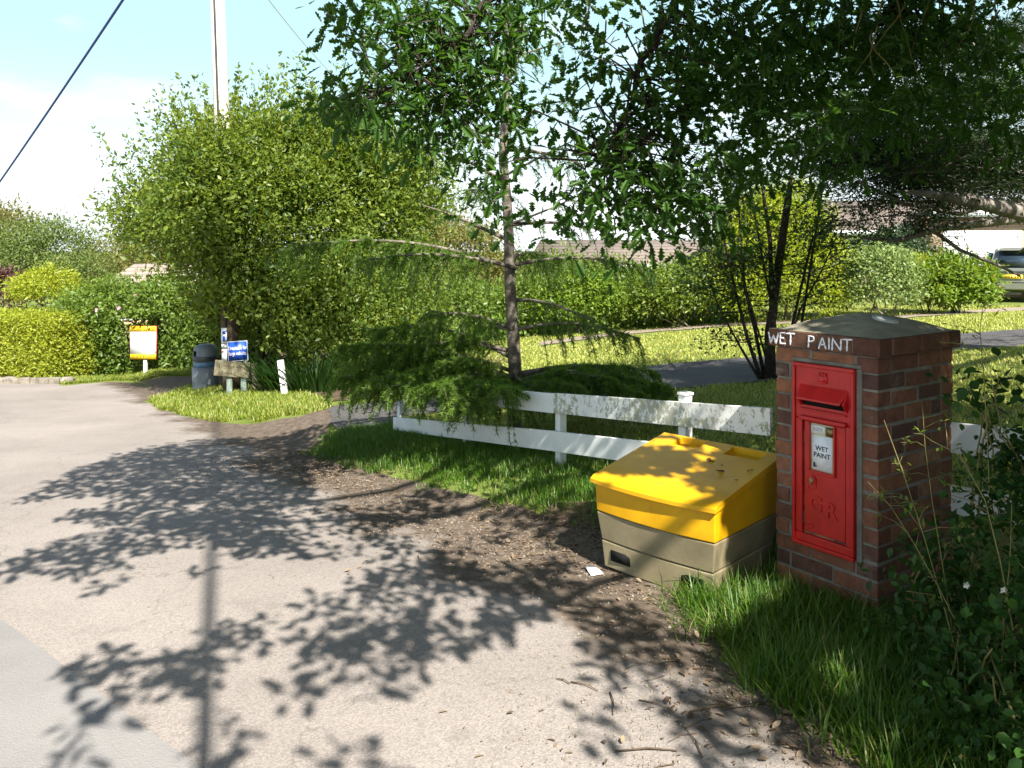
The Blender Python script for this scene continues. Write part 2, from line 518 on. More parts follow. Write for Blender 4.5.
M['cap'] = surf('cap_mortar', (0.19, 0.175, 0.135), (0.33, 0.305, 0.24), 7, 0.95, 0.5, 80, 0.2, dirt=(4, (0.09, 0.09, 0.05), 0.52))
M['cap_disc'] = plain('cap_disc_mortar', (0.40, 0.42, 0.42), 0.9, 0.2)
M['chalk'] = surf('chalk', (0.62, 0.66, 0.74), (0.85, 0.87, 0.92), 60, 0.95, 0.3, 200, 0.1)
M['red'] = surf('postbox_red', (0.40, 0.005, 0.007), (0.52, 0.010, 0.011), 14, 0.33, 0.25, 60, 0.5, bdist=0.004)
M['dark'] = plain('dark_void', (0.008, 0.008, 0.008), 0.9, 0.1)
M['brass'] = plain('brass', (0.25, 0.20, 0.10), 0.4, 0.5, 0.8)
M['paper'] = plain('white_paper', (0.80, 0.83, 0.88), 0.6, 0.3)
M['cream'] = plain('cream_plate', (0.66, 0.60, 0.38), 0.6, 0.3)
M['ink'] = plain('black_ink', (0.02, 0.022, 0.03), 0.7, 0.2)
M['yellow'] = surf('yellow_plastic', (0.56, 0.285, 0.003), (0.68, 0.37, 0.006), 4, 0.42, 0.15, 160, 0.4, bdist=0.003, dirt=(3.2, (0.30, 0.17, 0.02), 0.55))
M['grey_plastic'] = surf('grey_plastic', (0.185, 0.152, 0.09), (0.275, 0.23, 0.14), 5, 0.8, 0.35, 140, 0.25, bdist=0.004, dirt=(4, (0.10, 0.08, 0.05), 0.56))
M['bark'] = surf('bark', (0.075, 0.063, 0.052), (0.24, 0.21, 0.175), 9, 0.95, 0.8, 30, 0.15, bdist=0.03)
M['bark_dark'] = surf('bark_dark', (0.022, 0.018, 0.015), (0.07, 0.056, 0.045), 9, 0.95, 0.8, 30, 0.15, bdist=0.03)
M['bark_pale'] = surf('bark_pale', (0.11, 0.095, 0.08), (0.27, 0.245, 0.215), 7, 0.95, 0.8, 26, 0.15, bdist=0.03)
M['twig'] = surf('twig', (0.13, 0.11, 0.04), (0.26, 0.23, 0.09), 9, 0.9, 0.4, 40, 0.2)
M['pole'] = surf('pole_wood', (0.42, 0.39, 0.34), (0.60, 0.57, 0.52), 5, 0.85, 0.5, 60, 0.2, dirt=(3, (0.26, 0.21, 0.15), 0.6))
M['pole_base'] = surf('shaded_pole_wood', (0.05, 0.038, 0.028), (0.12, 0.09, 0.065), 6, 0.85, 0.5, 60, 0.2)  # dark brown stands in for the shade on the pole's lower part
M['cable'] = plain('cable_sheath', (0.015, 0.045, 0.20), 0.5, 0.4)
M['cable_pale'] = plain('pale_cable', (0.55, 0.55, 0.55), 0.5, 0.4)
M['white'] = surf('white_paint', (0.68, 0.69, 0.70), (0.82, 0.82, 0.82), 8, 0.6, 0.2, 40, 0.3, dirt=(9, (0.20, 0.19, 0.16), 0.66))
M['board'] = plain('white_board', (0.82, 0.82, 0.82), 0.5, 0.4)
M['sign_yellow'] = plain('sign_yellow', (0.82, 0.56, 0.01), 0.5, 0.4)
M['sign_red'] = plain('sign_red', (0.55, 0.05, 0.02), 0.5, 0.4)
M['sign_brown'] = plain('sign_brown', (0.20, 0.09, 0.01), 0.6, 0.3)
M['blue'] = plain('sign_blue', (0.012, 0.07, 0.42), 0.4, 0.5)
M['sign_grey'] = plain('sign_edge_grey', (0.42, 0.45, 0.47), 0.5, 0.4)
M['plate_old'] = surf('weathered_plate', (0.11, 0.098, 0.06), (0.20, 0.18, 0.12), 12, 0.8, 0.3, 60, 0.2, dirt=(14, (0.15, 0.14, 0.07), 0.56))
M['post_green'] = surf('green_stained_post', (0.09, 0.13, 0.105), (0.24, 0.29, 0.25), 10, 0.85, 0.4, 50, 0.2)
M['bin_grey'] = surf('bin_plastic', (0.12, 0.14, 0.17), (0.18, 0.20, 0.235), 4, 0.5, 0.1, 60, 0.4)
M['bin_dark'] = plain('bin_hood_plastic', (0.035, 0.04, 0.05), 0.45, 0.5)
M['bag'] = plain('blue_liner', (0.08, 0.17, 0.30), 0.35, 0.5)
M['wall_brick'] = far_brick('house_brick')
M['roof'] = roof_mat('roof_tiles', (0.24, 0.16, 0.12), (0.40, 0.30, 0.24))
M['roof_pale'] = roof_mat('pale_roof_tiles', (0.12, 0.095, 0.082), (0.19, 0.155, 0.132))
M['roof_left'] = roof_mat('left_roof_tiles', (0.24, 0.19, 0.16), (0.36, 0.29, 0.25))  # lighter tiles for the left-hand roof
M['render_wall'] = surf('rendered_wall', (0.5, 0.47, 0.42), (0.62, 0.59, 0.54), 3, 0.9, 0.2, 30, 0.2)
M['car'] = plain('car_paint', (0.19, 0.205, 0.17), 0.3, 0.5, 0.55, 0.6)
M['glass'] = plain('car_glass', (0.02, 0.035, 0.055), 0.06, 0.8)
M['tyre'] = plain('tyre_rubber', (0.018, 0.018, 0.018), 0.85, 0.2)
M['rim'] = plain('wheel_rim', (0.4, 0.4, 0.4), 0.4, 0.5, 0.8)
M['lamp_red'] = plain('tail_lamp', (0.42, 0.01, 0.03), 0.2, 0.6)
M['plate'] = plain('number_plate', (0.72, 0.50, 0.03), 0.4, 0.5)
M['trim'] = plain('black_trim', (0.03, 0.03, 0.032), 0.6, 0.3)
M['win'] = plain('window_glass', (0.03, 0.04, 0.05), 0.08, 0.8)
M['litter'] = leaf_mat('dead_leaf', (0.07, 0.045, 0.028), (0.27, 0.205, 0.14), (0.3, 0.18, 0.06), 0.15, 0.8, 0.2, 0.2)
M['pink'] = plain('pink_petal', (0.72, 0.30, 0.50), 0.6, 0.2)
M['white_petal'] = plain('white_petal', (0.8, 0.8, 0.75), 0.6, 0.2)
M['fallen'] = surf('fallen_twig', (0.05, 0.035, 0.022), (0.15, 0.105, 0.065), 12, 0.9, 0.3, 60, 0.2)
# foliage
M['l_oak'] = leaf_mat('oak_leaf', (0.016, 0.05, 0.008), (0.05, 0.12, 0.015), (0.16, 0.36, 0.018), 0.38)
M['l_bush'] = leaf_mat('corner_bush_leaf', (0.030, 0.076, 0.009), (0.185, 0.24, 0.034), (0.42, 0.53, 0.03), 0.40)
M['l_larch'] = leaf_mat('larch_needle', (0.06, 0.125, 0.017), (0.155, 0.25, 0.03), (0.27, 0.48, 0.03), 0.40)
M['l_stem'] = leaf_mat('hawthorn_leaf', (0.022, 0.050, 0.010), (0.05, 0.095, 0.018), (0.15, 0.26, 0.02), 0.30)
M['l_dark'] = leaf_mat('dark_conifer_leaf', (0.014, 0.035, 0.012), (0.04, 0.07, 0.025), (0.07, 0.14, 0.02), 0.22)
M['l_gold'] = leaf_mat('golden_conifer_leaf', (0.14, 0.20, 0.012), (0.34, 0.385, 0.022), (0.62, 0.72, 0.03), 0.40)
M['l_hedge'] = leaf_mat('hedge_leaf', (0.06, 0.115, 0.016), (0.15, 0.22, 0.035), (0.42, 0.55, 0.05), 0.40, patch=1.1)
M['l_bright'] = leaf_mat('bright_hedge_leaf', (0.17, 0.23, 0.02), (0.33, 0.36, 0.035), (0.75, 0.78, 0.05), 0.42)
M['l_varieg'] = leaf_mat('variegated_leaf', (0.05, 0.11, 0.025), (0.30, 0.37, 0.13), (0.45, 0.55, 0.12), 0.35, patch=0.1)
M['l_rhodo'] = leaf_mat('rhododendron_leaf', (0.07, 0.135, 0.012), (0.17, 0.26, 0.025), (0.45, 0.55, 0.03), 0.38)
M['l_purple'] = leaf_mat('purple_leaf', (0.055, 0.022, 0.026), (0.12, 0.05, 0.05), (0.25, 0.06, 0.05), 0.3)
M['l_grey'] = leaf_mat('far_tree_leaf', (0.06, 0.105, 0.022), (0.15, 0.195, 0.05), (0.34, 0.42, 0.07), 0.38)
M['l_olive'] = leaf_mat('olive_tree_leaf', (0.11, 0.12, 0.03), (0.21, 0.20, 0.06), (0.45, 0.42, 0.09), 0.40)
M['l_bramble'] = leaf_mat('bramble_leaf', (0.013, 0.042, 0.009), (0.042, 0.10, 0.018), (0.10, 0.22, 0.02), 0.28, spec=0.2)
M['g_verge'] = leaf_mat('verge_grass_blade', (0.030, 0.092, 0.006), (0.085, 0.18, 0.013), (0.24, 0.42, 0.02), 0.40, straw=(0.24, 0.22, 0.08))
M['g_lawn'] = leaf_mat('lawn_grass_blade', (0.20, 0.255, 0.035), (0.39, 0.40, 0.09), (0.55, 0.58, 0.09), 0.35, straw=(0.46, 0.42, 0.18))
M['g_island'] = leaf_mat('corner_grass_blade', (0.095, 0.165, 0.016), (0.25, 0.285, 0.04), (0.5, 0.56, 0.05), 0.38, straw=(0.40, 0.36, 0.14))

# ------------------------------------------------------------------ leaves
SHAPES = {
    'diamond': ([(0, 0, 0), (.45, .5, .07), (1, 0, -.06), (.45, -.5, .07)], [(0, 1, 2), (0, 2, 3)]),
    'leaf': ([(0, 0, 0), (.25, .40, .06), (.62, .42, .05), (1, 0, -.10), (.62, -.42, .05), (.25, -.40, .06)], [(0, 1, 2, 3), (0, 3, 4, 5)]),
    'oak': ([(0, 0, 0), (.16, .07, .012), (.24, .27, .05), (.32, .15, .03), (.46, .43, .08), (.54, .21, .04), (.68, .47, .08), (.78, .25, .05), (.92, .24, .04), (1, 0, 0),
             (.92, -.24, .04), (.78, -.25, .05), (.68, -.47, .08), (.54, -.21, .04), (.46, -.43, .08), (.32, -.15, .03), (.24, -.27, .05), (.16, -.07, .012)],
            [(0, 1, 2, 3), (0, 3, 5), (3, 4, 5), (0, 5, 7, 9), (5, 6, 7), (7, 8, 9), (0, 17, 16, 15), (0, 15, 13), (15, 14, 13), (0, 13, 11, 9), (13, 12, 11), (11, 10, 9)]),
    'blade': ([(0, -.5, 0), (0, .5, 0), (.55, .42, .10), (.55, -.42, .10), (1, 0, .36)], [(0, 1, 2, 3), (3, 2, 4)]),
    'needle': ([(0, -.5, 0), (0, .5, 0), (1, .12, 0), (1, -.12, 0)], [(0, 1, 2, 3)]),
}

def unit(a):
    return a / (np.linalg.norm(a, axis=-1, keepdims=True) + 1e-9)

def rdir(n):
    return unit(rng.normal(size=(n, 3)))

def leaves(name, m, P, D, N, L, W, shape='diamond', parent=None, var=None):
    P = np.asarray(P, float); n = len(P)
    D = unit(np.asarray(D, float)); N = np.asarray(N, float)
    Sx = unit(np.cross(D, N)); N = np.cross(Sx, D)
    L = np.broadcast_to(L, (n,)).reshape(n, 1); W = np.broadcast_to(W, (n,)).reshape(n, 1)
    sv, sf = SHAPES[shape]
    k = len(sv)
    V = np.empty((n, k, 3))
    for j, (u, v, w) in enumerate(sv):
        V[:, j] = P + D * (u * L) + Sx * (v * W) + N * (w * L)
    flat = []; sizes = []
    for f in sf:
        flat += list(f); sizes.append(len(f))
    flat = np.asarray(flat)
    idx = (np.arange(n)[:, None] * k + flat[None, :]).ravel()
    var = rng.random(n) if var is None else var
    o = np_mesh(name, V.reshape(-1, 3), idx, np.tile(sizes, n), m, None, np.repeat(var, k), False, parent)
    return o

def wob(d, seed, f=3.0):
    """cheap smooth noise on directions / points, about -1..1"""
    r = np.random.default_rng(seed)
    o = np.zeros(len(d))
    for k in range(5):
        w = r.normal(size=3) * f * (1 + 0.5 * k); ph = r.random() * 6.28
        o += np.sin(d @ w + ph) / (1 + 0.35 * k)
    return o / 2.6

def blob(ells, n, clump=0.25, shell=0.22, lump=0.22, per=26, seed=1, low=None):
    """points of leaf clumps in the outer part of a union of ellipsoids; returns points and outward directions"""
    E = [(np.asarray(c, float), np.asarray(r, float)) for c, r in ells]
    a = np.array([(r[0] * r[1] + r[1] * r[2] + r[0] * r[2]) for c, r in E]); a = a / a.sum()
    m = max(4, n // per)
    which = rng.choice(len(E), m, p=a)
    d = rdir(m)
    d[:, 2] = np.where(d[:, 2] < -0.55, -d[:, 2], d[:, 2])
    rad = 1 - np.abs(rng.normal(0, shell, m))
    rad = rad * (1 + lump * wob(d, seed, 2.6))
    C = np.array([E[w][0] for w in which]); Rr = np.array([E[w][1] for w in which])
    ctr = C + d * Rr * rad[:, None]
    sc = clump * rng.uniform(0.5, 1.35, m)
    ii = rng.integers(0, m, n)
    g = rng.normal(size=(n, 3)); g[:, 2] *= 0.75
    P = ctr[ii] + g * sc[ii][:, None]
    O = unit(d[ii] + 0.35 * g)
    if low is not None:
        k = P[:, 2] > low
        P, O = P[k], O[k]
    return P, O

def foliage(name, m, ells, n, L, W, clump=0.25, shell=0.22, lump=0.22, per=26, seed=1, shape='diamond', parent=None, low=None, up=0.5):
    P, O = blob(ells, n, clump, shell, lump, per, seed, low)
    n = len(P)
    D = unit(O * 0.7 + rdir(n) * 0.9)
    N = unit(O * 0.6 + np.array([0, 0, up]) + rdir(n) * 0.7)
    s = rng.uniform(0.65, 1.25, n)
    return leaves(name, m, P, D, N, L * s, W * s, shape, parent)

# ------------------------------------------------------------------ ground sheets
def sheet(name, poly, m, off, res, kind='structure', wobble=0.0, label=None):
    """a surface draped over the terrain inside a polygon of world xy points"""
    P = [np.asarray(p, float) for p in poly]
    pts = []
    for i in range(len(P)):
        a, b = P[i], P[(i + 1) % len(P)]
        L = np.linalg.norm(b - a); k = max(1, int(L / res))
        k = min(k, 60)
        nrm = np.array([-(b - a)[1], (b - a)[0]]) / (L + 1e-9)
        for j in range(k):
            q = a + (b - a) * j / k
            if j and wobble: q = q + nrm * wobble * (0.6 * math.sin(q[0] * 5.1 + q[1] * 3.7) + 0.5 * math.sin(q[0] * 13.3 - q[1] * 11.1))
            pts.append(q)
    pts = np.array(pts)
    nb = len(pts)
    lo, hi = pts.min(0), pts.max(0)
    gx = np.arange(lo[0] + res / 2, hi[0], res); gy = np.arange(lo[1] + res / 2, hi[1], res)
    G = np.array(np.meshgrid(gx, gy)).reshape(2, -1).T
    G = G[inpoly(G, pts)]
    # keep clear of the rim
    if len(G):
        dm = np.full(len(G), 1e9)
        for q in pts: dm = np.minimum(dm, np.abs(G - q).max(1))
        G = G[dm > res * 0.35]
    allp = [Vector((float(p[0]), float(p[1]))) for p in np.vstack([pts, G])]
    vs, es, fs, *_ = delaunay_2d_cdt(allp, [], [list(range(nb))], 1, 1e-5)
    xy = np.array([(v.x, v.y) for v in vs])
    z = zg(xy[:, 0], xy[:, 1]) + off
    fl = []; sz = []
    for f in fs:
        a, b, c = [xy[i] for i in f[:3]]
        f = list(f)
        if (b[0] - a[0]) * (c[1] - a[1]) - (b[1] - a[1]) * (c[0] - a[0]) < 0: f = f[::-1]
        fl += f; sz.append(len(f))
    o = np_mesh(name, np.column_stack([xy, z]), fl, sz, m, smooth=True)
    o['kind'] = kind
    if label: o['label'] = label
    return o

def inpoly(G, P):
    G = np.asarray(G, float); P = np.asarray(P, float)
    r = np.zeros(len(G), bool)
    j = len(P) - 1
    for i in range(len(P)):
        xi, yi = P[i]; xj, yj = P[j]
        if yi != yj:
            c = ((yi > G[:, 1]) != (yj > G[:, 1])) & (G[:, 0] < (xj - xi) * (G[:, 1] - yi) / (yj - yi) + xi)
            r ^= c
        j = i
    return r

def axis(lo, hi, fine_lo, fine_hi, h, grow=1.12):
    a = list(np.arange(fine_lo, fine_hi + 1e-6, h))
    s = h
    while a[-1] < hi: s *= grow; a.append(a[-1] + s)
    s = h
    while a[0] > lo: s *= grow; a.insert(0, a[0] - s)
    return np.array(a)

ax_ = axis(-320, 320, -6, 9, 0.11); ay_ = axis(-12, 900, 0.2, 16, 0.11)
GX, GY = np.meshgrid(ax_, ay_)
GZ = zg(GX, GY)
nx, ny = len(ax_), len(ay_)
ii = np.arange(nx * ny).reshape(ny, nx)
q = np.stack([ii[:-1, :-1], ii[:-1, 1:], ii[1:, 1:], ii[1:, :-1]], -1).reshape(-1, 4)
ground = np_mesh('ground', np.stack([GX, GY, GZ], -1).reshape(-1, 3), q.ravel(), np.full(len(q), 4), M['turf'], smooth=True)
ground['kind'] = 'structure'

EDGE = np.array([(-4.0, -1.65), (-1.9, -1.42), (-1.38, -1.32), (-0.62, -1.16), (-0.40, -0.84), (-0.25, -0.46), (0.0, -0.40), (0.5, -0.34), (0.80, -0.48), (1.1, -0.60), (2.7, -0.72), (4.2, -0.88), (4.9, -0.92), (5.25, -0.6)])
def edge_u(s): return np.interp(s, EDGE[:, 0], EDGE[:, 1])

edge_pts = [np.array(fu(u + 0.02, s)) for s, u in EDGE]
road_poly = edge_pts + [gp(330, 424), gp(330, 408), gp(300, 417), gp(262, 423), gp(222, 423), gp(180, 416), gp(142, 401), gp(190, 389), gp(243, 384), gp(243, 370), gp(191, 376.5), gp(110, 382),
             gp(64, 386), gp(45, 381), gp(2, 375.5), np.array([-26.0, 19.5]), np.array([-34.0, 16.0]), np.array([-34.0, -8.0]), np.array([2.9, -8.0]), np.array([3.4, -1.0])]
sheet('road', road_poly, M['road'], 0.006, 0.22, wobble=0.035)
sheet('driveway', [gp(330, 407), gp(420, 396), gp(560, 378), gp(672, 364), gp(760, 357), gp(960, 334), gp(1120, 324), gp(1120, 342), gp(960, 350), gp(775, 381), gp(690, 388), gp(560, 402), gp(430, 414), np.array(fu(0.1, 5.2)), np.array(fu(-0.45, 5.15)), gp(330, 423)],
      M['drive'], 0.012, 0.22, wobble=0.03)
sheet('path', [gp(540, 342), gp(620, 332), gp(735, 323.5), gp(880, 318), gp(950, 312), gp(1060, 305), gp(1120, 300), gp(1120, 305), gp(1040, 309), gp(950, 315), gp(880, 321), gp(735, 326), gp(620, 335), gp(540, 346)], M['gravel'], 0.015, 0.3, wobble=0.05)
sheet('road_patch', [gp(0, 622), gp(62, 668), gp(124, 714), gp(186, 760), gp(240, 800), np.array([-1.2, 1.4]), np.array([-4.0, 1.4]), np.array([-4.2, 3.2])], M['patch'], 0.011, 0.16, wobble=0.008)
sheet('soil_under_bush', [gp(200, 391), gp(330, 402), gp(430, 393), gp(520, 360), gp(400, 345), gp(230, 350), gp(190, 384)], M['soil'], 0.012, 0.3)
soil_strip = [np.array(fu(edge_u(s) - 0.06, s)) for s in (-0.55, -0.25, 0.2, 0.6, 1.0, 1.3)] + [np.array(fu(u, s)) for u, s in ((-0.5, 1.35), (-0.28, 1.0), (-0.1, 0.6), (-0.15, 0.0), (-0.45, -0.35))]
sheet('bare_soil', soil_strip, M['soil'], 0.011, 0.1, wobble=0.03)

# ------------------------------------------------------------------ the shadows on the road come from the oak's boughs; where they fall is read here
def c1(p): return [(x / 2.0875, 400 + y / 2.0875) for x, y in p]
def c2(p): return [(300 + x / 2.0875, 400 + y / 2.0875) for x, y in p]
SHADE = [
    c1([(75, 190), (165, 140), (310, 105), (430, 82), (520, 80), (640, 60), (700, 130), (660, 190), (600, 225), (450, 225), (350, 210), (250, 205), (150, 200)]),
    c1([(95, 245), (200, 228), (300, 215), (420, 232), (560, 238), (600, 255), (450, 262), (350, 265), (230, 262)]),
    c1([(0, 340), (80, 312), (200, 275), (350, 258), (480, 250), (640, 278), (680, 300), (600, 318), (420, 300), (300, 322), (250, 350), (170, 375), (100, 352), (0, 378)]),
    c1([(155, 412), (200, 388), (250, 368), (275, 362), (250, 385), (180, 418)]),
    c1([(368, 350), (440, 352), (436, 366), (385, 368)]),
    c1([(0, 214), (75, 200), (95, 206), (30, 218)]),
    c1([(145, 552), (230, 520), (330, 545), (380, 510), (480, 465), (580, 460), (590, 505), (520, 535), (420, 575), (480, 590), (400, 612), (300, 622), (260, 645), (210, 625), (130, 612), (160, 580)]),
    c1([(570, 592), (660, 576), (650, 628), (580, 636)]),
    c1([(100, 682), (200, 656), (285, 670), (250, 692), (130, 697)]),
    c1([(120, 730), (200, 725), (215, 768), (120, 768)]),
    c1([(432, 640), (470, 650), (520, 700), (490, 750), (432, 762)]),
    c1([(620, 768), (650, 735), (700, 708), (790, 735), (840, 768)]),
    c2([(0, 488), (60, 478), (150, 445), (280, 430), (420, 395), (520, 390), (540, 430), (470, 480), (380, 520), (280, 505), (275, 545), (225, 620), (120, 622), (112, 602), (190, 598), (228, 555), (150, 520), (0, 545)]),
    c2([(90, 380), (200, 360), (330, 340), (440, 350), (520, 330), (560, 350), (530, 400), (400, 400), (250, 420), (80, 400)]),
    c2([(585, 450), (600, 490), (610, 560), (640, 602), (690, 612), (720, 580), (790, 545), (770, 470), (640, 425)]),
    c2([(570, 652), (650, 640), (660, 660), (610, 672)]), c2([(550, 702), (640, 694), (640, 715), (590, 727)]),
    c2([(770, 600), (830, 590), (840, 660), (780, 640)]),
]
SOFT = [
    [(110, 452), (200, 440), (330, 432), (470, 450), (480, 530), (350, 560), (220, 556), (110, 525)],
    [(290, 452), (330, 468), (440, 500), (560, 545), (600, 590), (660, 625), (700, 668), (630, 640), (560, 612), (450, 598), (380, 566), (300, 520), (265, 470)],
    [(300, 600), (380, 588), (470, 596), (480, 640), (420, 680), (340, 690), (290, 650)],
]
SHADE += [
    [(650, 700), (700, 690), (760, 720), (860, 768), (700, 768), (690, 735)], [(690, 650), (760, 660), (820, 720), (770, 715)],
]
LIT = [  # sunlit dapples: picture outline, height of the surface they lie on (None: the ground)
    ([(612, 474), (655, 470), (672, 480), (700, 486), (705, 494), (688, 503), (655, 496), (620, 484)], .41),
    ([(650, 497), (690, 505), (688, 525), (640, 520), (612, 508), (612, 492)], .33),
    ([(655, 438), (695, 438), (688, 450), (650, 448)], .48),
    ([(766, 336), (800, 314), (838, 316), (800, 339)], 1.21),
    ([(430, 478), (470, 462), (530, 470), (540, 500), (470, 512)], None), ([(360, 470), (400, 465), (410, 490), (370, 490)], None),
    ([(565, 563), (602, 558), (668, 584), (640, 594), (572, 586)], None),
    ([(310, 335), (440, 330), (470, 400), (400, 425), (325, 418)], .5),
    ([(688, 600), (720, 585), (775, 575), (778, 606), (720, 640), (690, 640)], None), ([(800, 655), (850, 680), (840, 720), (790, 690)], None),
    ([(390, 530), (470, 510), (500, 535), (420, 550)], None), ([(470, 545), (540, 535), (550, 560), (480, 570)], None), ([(430, 600), (480, 590), (490, 610), (440, 620)], None),
]

def on_ground(P):
    """where the shadows of points P fall, as xy"""
    t = P[:, 2] / S[2]
    for _ in range(8):
        G = P - S * t[:, None]
        t = t + (G[:, 2] - zg(G[:, 0], G[:, 1])) / S[2]
    return P - S * t[:, None]

def pix(G):
    Y = np.maximum(G[:, 1], 0.3)
    return np.column_stack([CX + F * G[:, 0] / Y, CY + F * (EYE - G[:, 2]) / Y])

def keep_shade(P, keep=0.02):
    G = on_ground(P); q = pix(G)
    u, s = us(G[:, 0], G[:, 1])
    road = (u < edge_u(s) - 0.15) & (q[:, 1] > 432) & (G[:, 1] > 0.5) & (q[:, 1] < 900)
    inside = np.zeros(len(P), bool)
    for p in SHADE + SOFT: inside |= inpoly(q, p)
    bad = road & ~inside & (q[:, 1] < 775)
    v = pix(P); seen = (P[:, 1] > .4) & (v[:, 1] > -25) & (v[:, 0] > 290) & (v[:, 0] < 1060)
    for p, zpl in LIT:
        if zpl is None: bad |= inpoly(q, p) & ~seen
        else: bad |= inpoly(pix(P - S * ((P[:, 2] - zpl) / S[2])[:, None]), p) & ~seen
    return ~bad | (rng.random(len(P)) < keep)

# ------------------------------------------------------------------ brick pillar
PC = np.array([1.583, 3.46, 0.0])                 # near corner of the shaft
dF = unit(np.array([-0.5708, 0.8211, 0.0]))       # along the front face, away
dS = np.array([dF[1], -dF[0], 0.0])               # along the side face
UP = np.array([0, 0, 1.0])
nF = -dS                                          # out of the front face
WF, WS, HB = 0.525, 0.64, 1.105
FM = np.column_stack([dF, dS, UP])                # pillar frame

pillar = empty('brick_pillar', tuple(PC))
tag(pillar, 'square red brick pillar with a domed mortar cap and WET PAINT chalked on its coping', 'pillar')
def P3(a, b, z):   # point in the pillar frame, relative to the pillar's origin
    return dF * a + dS * b + UP * z

mb = MB()
mb.box(P3(WF / 2, WS / 2, HB / 2 - 0.1), (WF - 0.007, WS - 0.007, HB + 0.2), FM, 0)
courses = 17
z = -0.165
runs = {('F', 0): [0.102, 0.215, 0.188], ('F', 1): [0.215, 0.215, 0.075], ('S', 0): [0.205, 0.215, 0.20], ('S', 1): [0.094, 0.215, 0.215, 0.086]}
for k in range(courses):
    zc = z + 0.075 * k + 0.0325
    if zc > HB: break
    q0 = 0.102 if k % 2 == 0 else 0.215            # how far the corner brick runs along the side
    for face in 'FSGT':      # front, near side, back, far side
        if face in 'FG':
            segs = []; p = 0.0
            for L in runs[('F', k % 2)]: segs.append((p, p + L)); p += L + 0.010
        else:
            segs = []; p = q0 + 0.010
            while p < WS - 0.112:
                e = min(p + 0.215, WS - 0.112); 
                if WS - 0.112 - e < 0.05: e = WS - 0.112
                segs.append((p, e)); p = e + 0.010
        for i, (a0, a1) in enumerate(segs):
            L = a1 - a0
            if L < 0.02: continue
            m = (a0 + a1) / 2; v = float(np.clip(rng.normal(0.42, 0.26), 0, 1)); j = rng.normal(0, 0.0018, 3)
            if face == 'F':
                dd = q0 if i in (0, len(segs) - 1) else 0.05
                c, sz = P3(m, dd / 2, zc), (L, dd, 0.065)
            elif face == 'G':
                dd = 0.102 if i in (0, len(segs) - 1) else 0.05
                c, sz = P3(m, WS - dd / 2, zc), (L, dd, 0.065)
            elif face == 'S': c, sz = P3(0.025, m, zc), (0.05, L, 0.065)
            else: c, sz = P3(WF - 0.025, m, zc), (0.05, L, 0.065)
            mb.box(c + j, sz, FM, 1, v)
shaft = mb.build('brick_shaft', [M['mortar'], M['brick']], pillar, bevel=0.005)

# coping course of brick on edge and its mortar cap
OV = 0.028
zc0, zc1 = HB + 0.002, HB + 0.082
mb = MB()
mb.box(P3(WF / 2, WS / 2, (zc0 + zc1) / 2), (WF + 2 * OV - 0.012, WS + 2 * OV - 0.012, zc1 - zc0 - 0.006), FM, 0)
for face in 'FGST':
    along = (WF if face in 'FG' else WS) + 2 * OV
    cuts = [0, 0.135, 0.255, 0.305, 0.475, along] if face in 'FG' else [0.102, 0.30, 0.335, along - 0.102]
    for a, b in zip(cuts[:-1], cuts[1:]):
        L = b - a - 0.007; m = (a + b) / 2 - OV; v = rng.random()
        if face == 'F': c, sz = P3(m, -OV + 0.05, (zc0 + zc1) / 2), (L, 0.1, zc1 - zc0)
        elif face == 'G': c, sz = P3(m, WS + OV - 0.05, (zc0 + zc1) / 2), (L, 0.1, zc1 - zc0)
        elif face == 'S': c, sz = P3(-OV + 0.05, m, (zc0 + zc1) / 2), (0.1, L, zc1 - zc0)
        else: c, sz = P3(WF + OV - 0.05, m, (zc0 + zc1) / 2), (0.1, L, zc1 - zc0)
        mb.box(c, sz, FM, 1, v)
coping = mb.build('coping', [M['mortar'], M['coping']], pillar, bevel=0.006)
# domed cap
N_ = 26
vs = []; fs = []
for i in range(N_ + 1):
    for j in range(N_ + 1):
        a = -OV + 0.003 + (WF + 2 * OV - 0.006) * i / N_; b = -OV + 0.003 + (WS + 2 * OV - 0.006) * j / N_
        x, y = 2 * i / N_ - 1, 2 * j / N_ - 1
        r = max(abs(x), abs(y)); r = 0.72 * r + 0.28 * math.hypot(x, y)
        h = 0.074 * max(0.0, 1 - r ** 1.75) + 0.003 * math.sin(9 * a + 14 * b) * (1 - max(abs(x), abs(y)))
        vs.append(P3(a, b, zc1 + 0.001 + max(h, 0.0)))
for i in range(N_):
    for j in range(N_):
        k = i * (N_ + 1) + j
        fs.append((k, k + 1, k + N_ + 2, k + N_ + 1))
mb = MB(); mb.add(vs, [f[::-1] for f in fs])
capo = mb.build('mortar_cap', M['cap'], pillar, smooth=True)
def cap_h(a, b):
    x = (a + OV) / (WF + 2 * OV) * 2 - 1; y = (b + OV) / (WS + 2 * OV) * 2 - 1
    r = max(abs(x), abs(y)); r = 0.72 * r + 0.28 * math.hypot(x, y)
    return zc1 + 0.074 * max(0.0, 1 - r ** 1.75)
mb = MB()
dv = []
da, db = 0.145, 0.30
for k in range(28):
    w = 2 * math.pi * k / 28
    rr = 0.058 * (1 + 0.05 * math.sin(3 * w))
    a, b = da + rr * math.cos(w), db + rr * math.sin(w)
    dv.append((a, b))
top = [P3(a, b, cap_h(a, b) + 0.007) for a, b in dv]; bot = [P3(a, b, cap_h(a, b) - 0.004) for a, b in dv]
mb.add(top + bot, [tuple(range(28))] + [(k, 28 + k, 28 + (k + 1) % 28, (k + 1) % 28) for k in range(28)])
tag(mb.build('mortar_disc', M['cap_disc'], pillar), 'round pale patch of mortar on the cap')

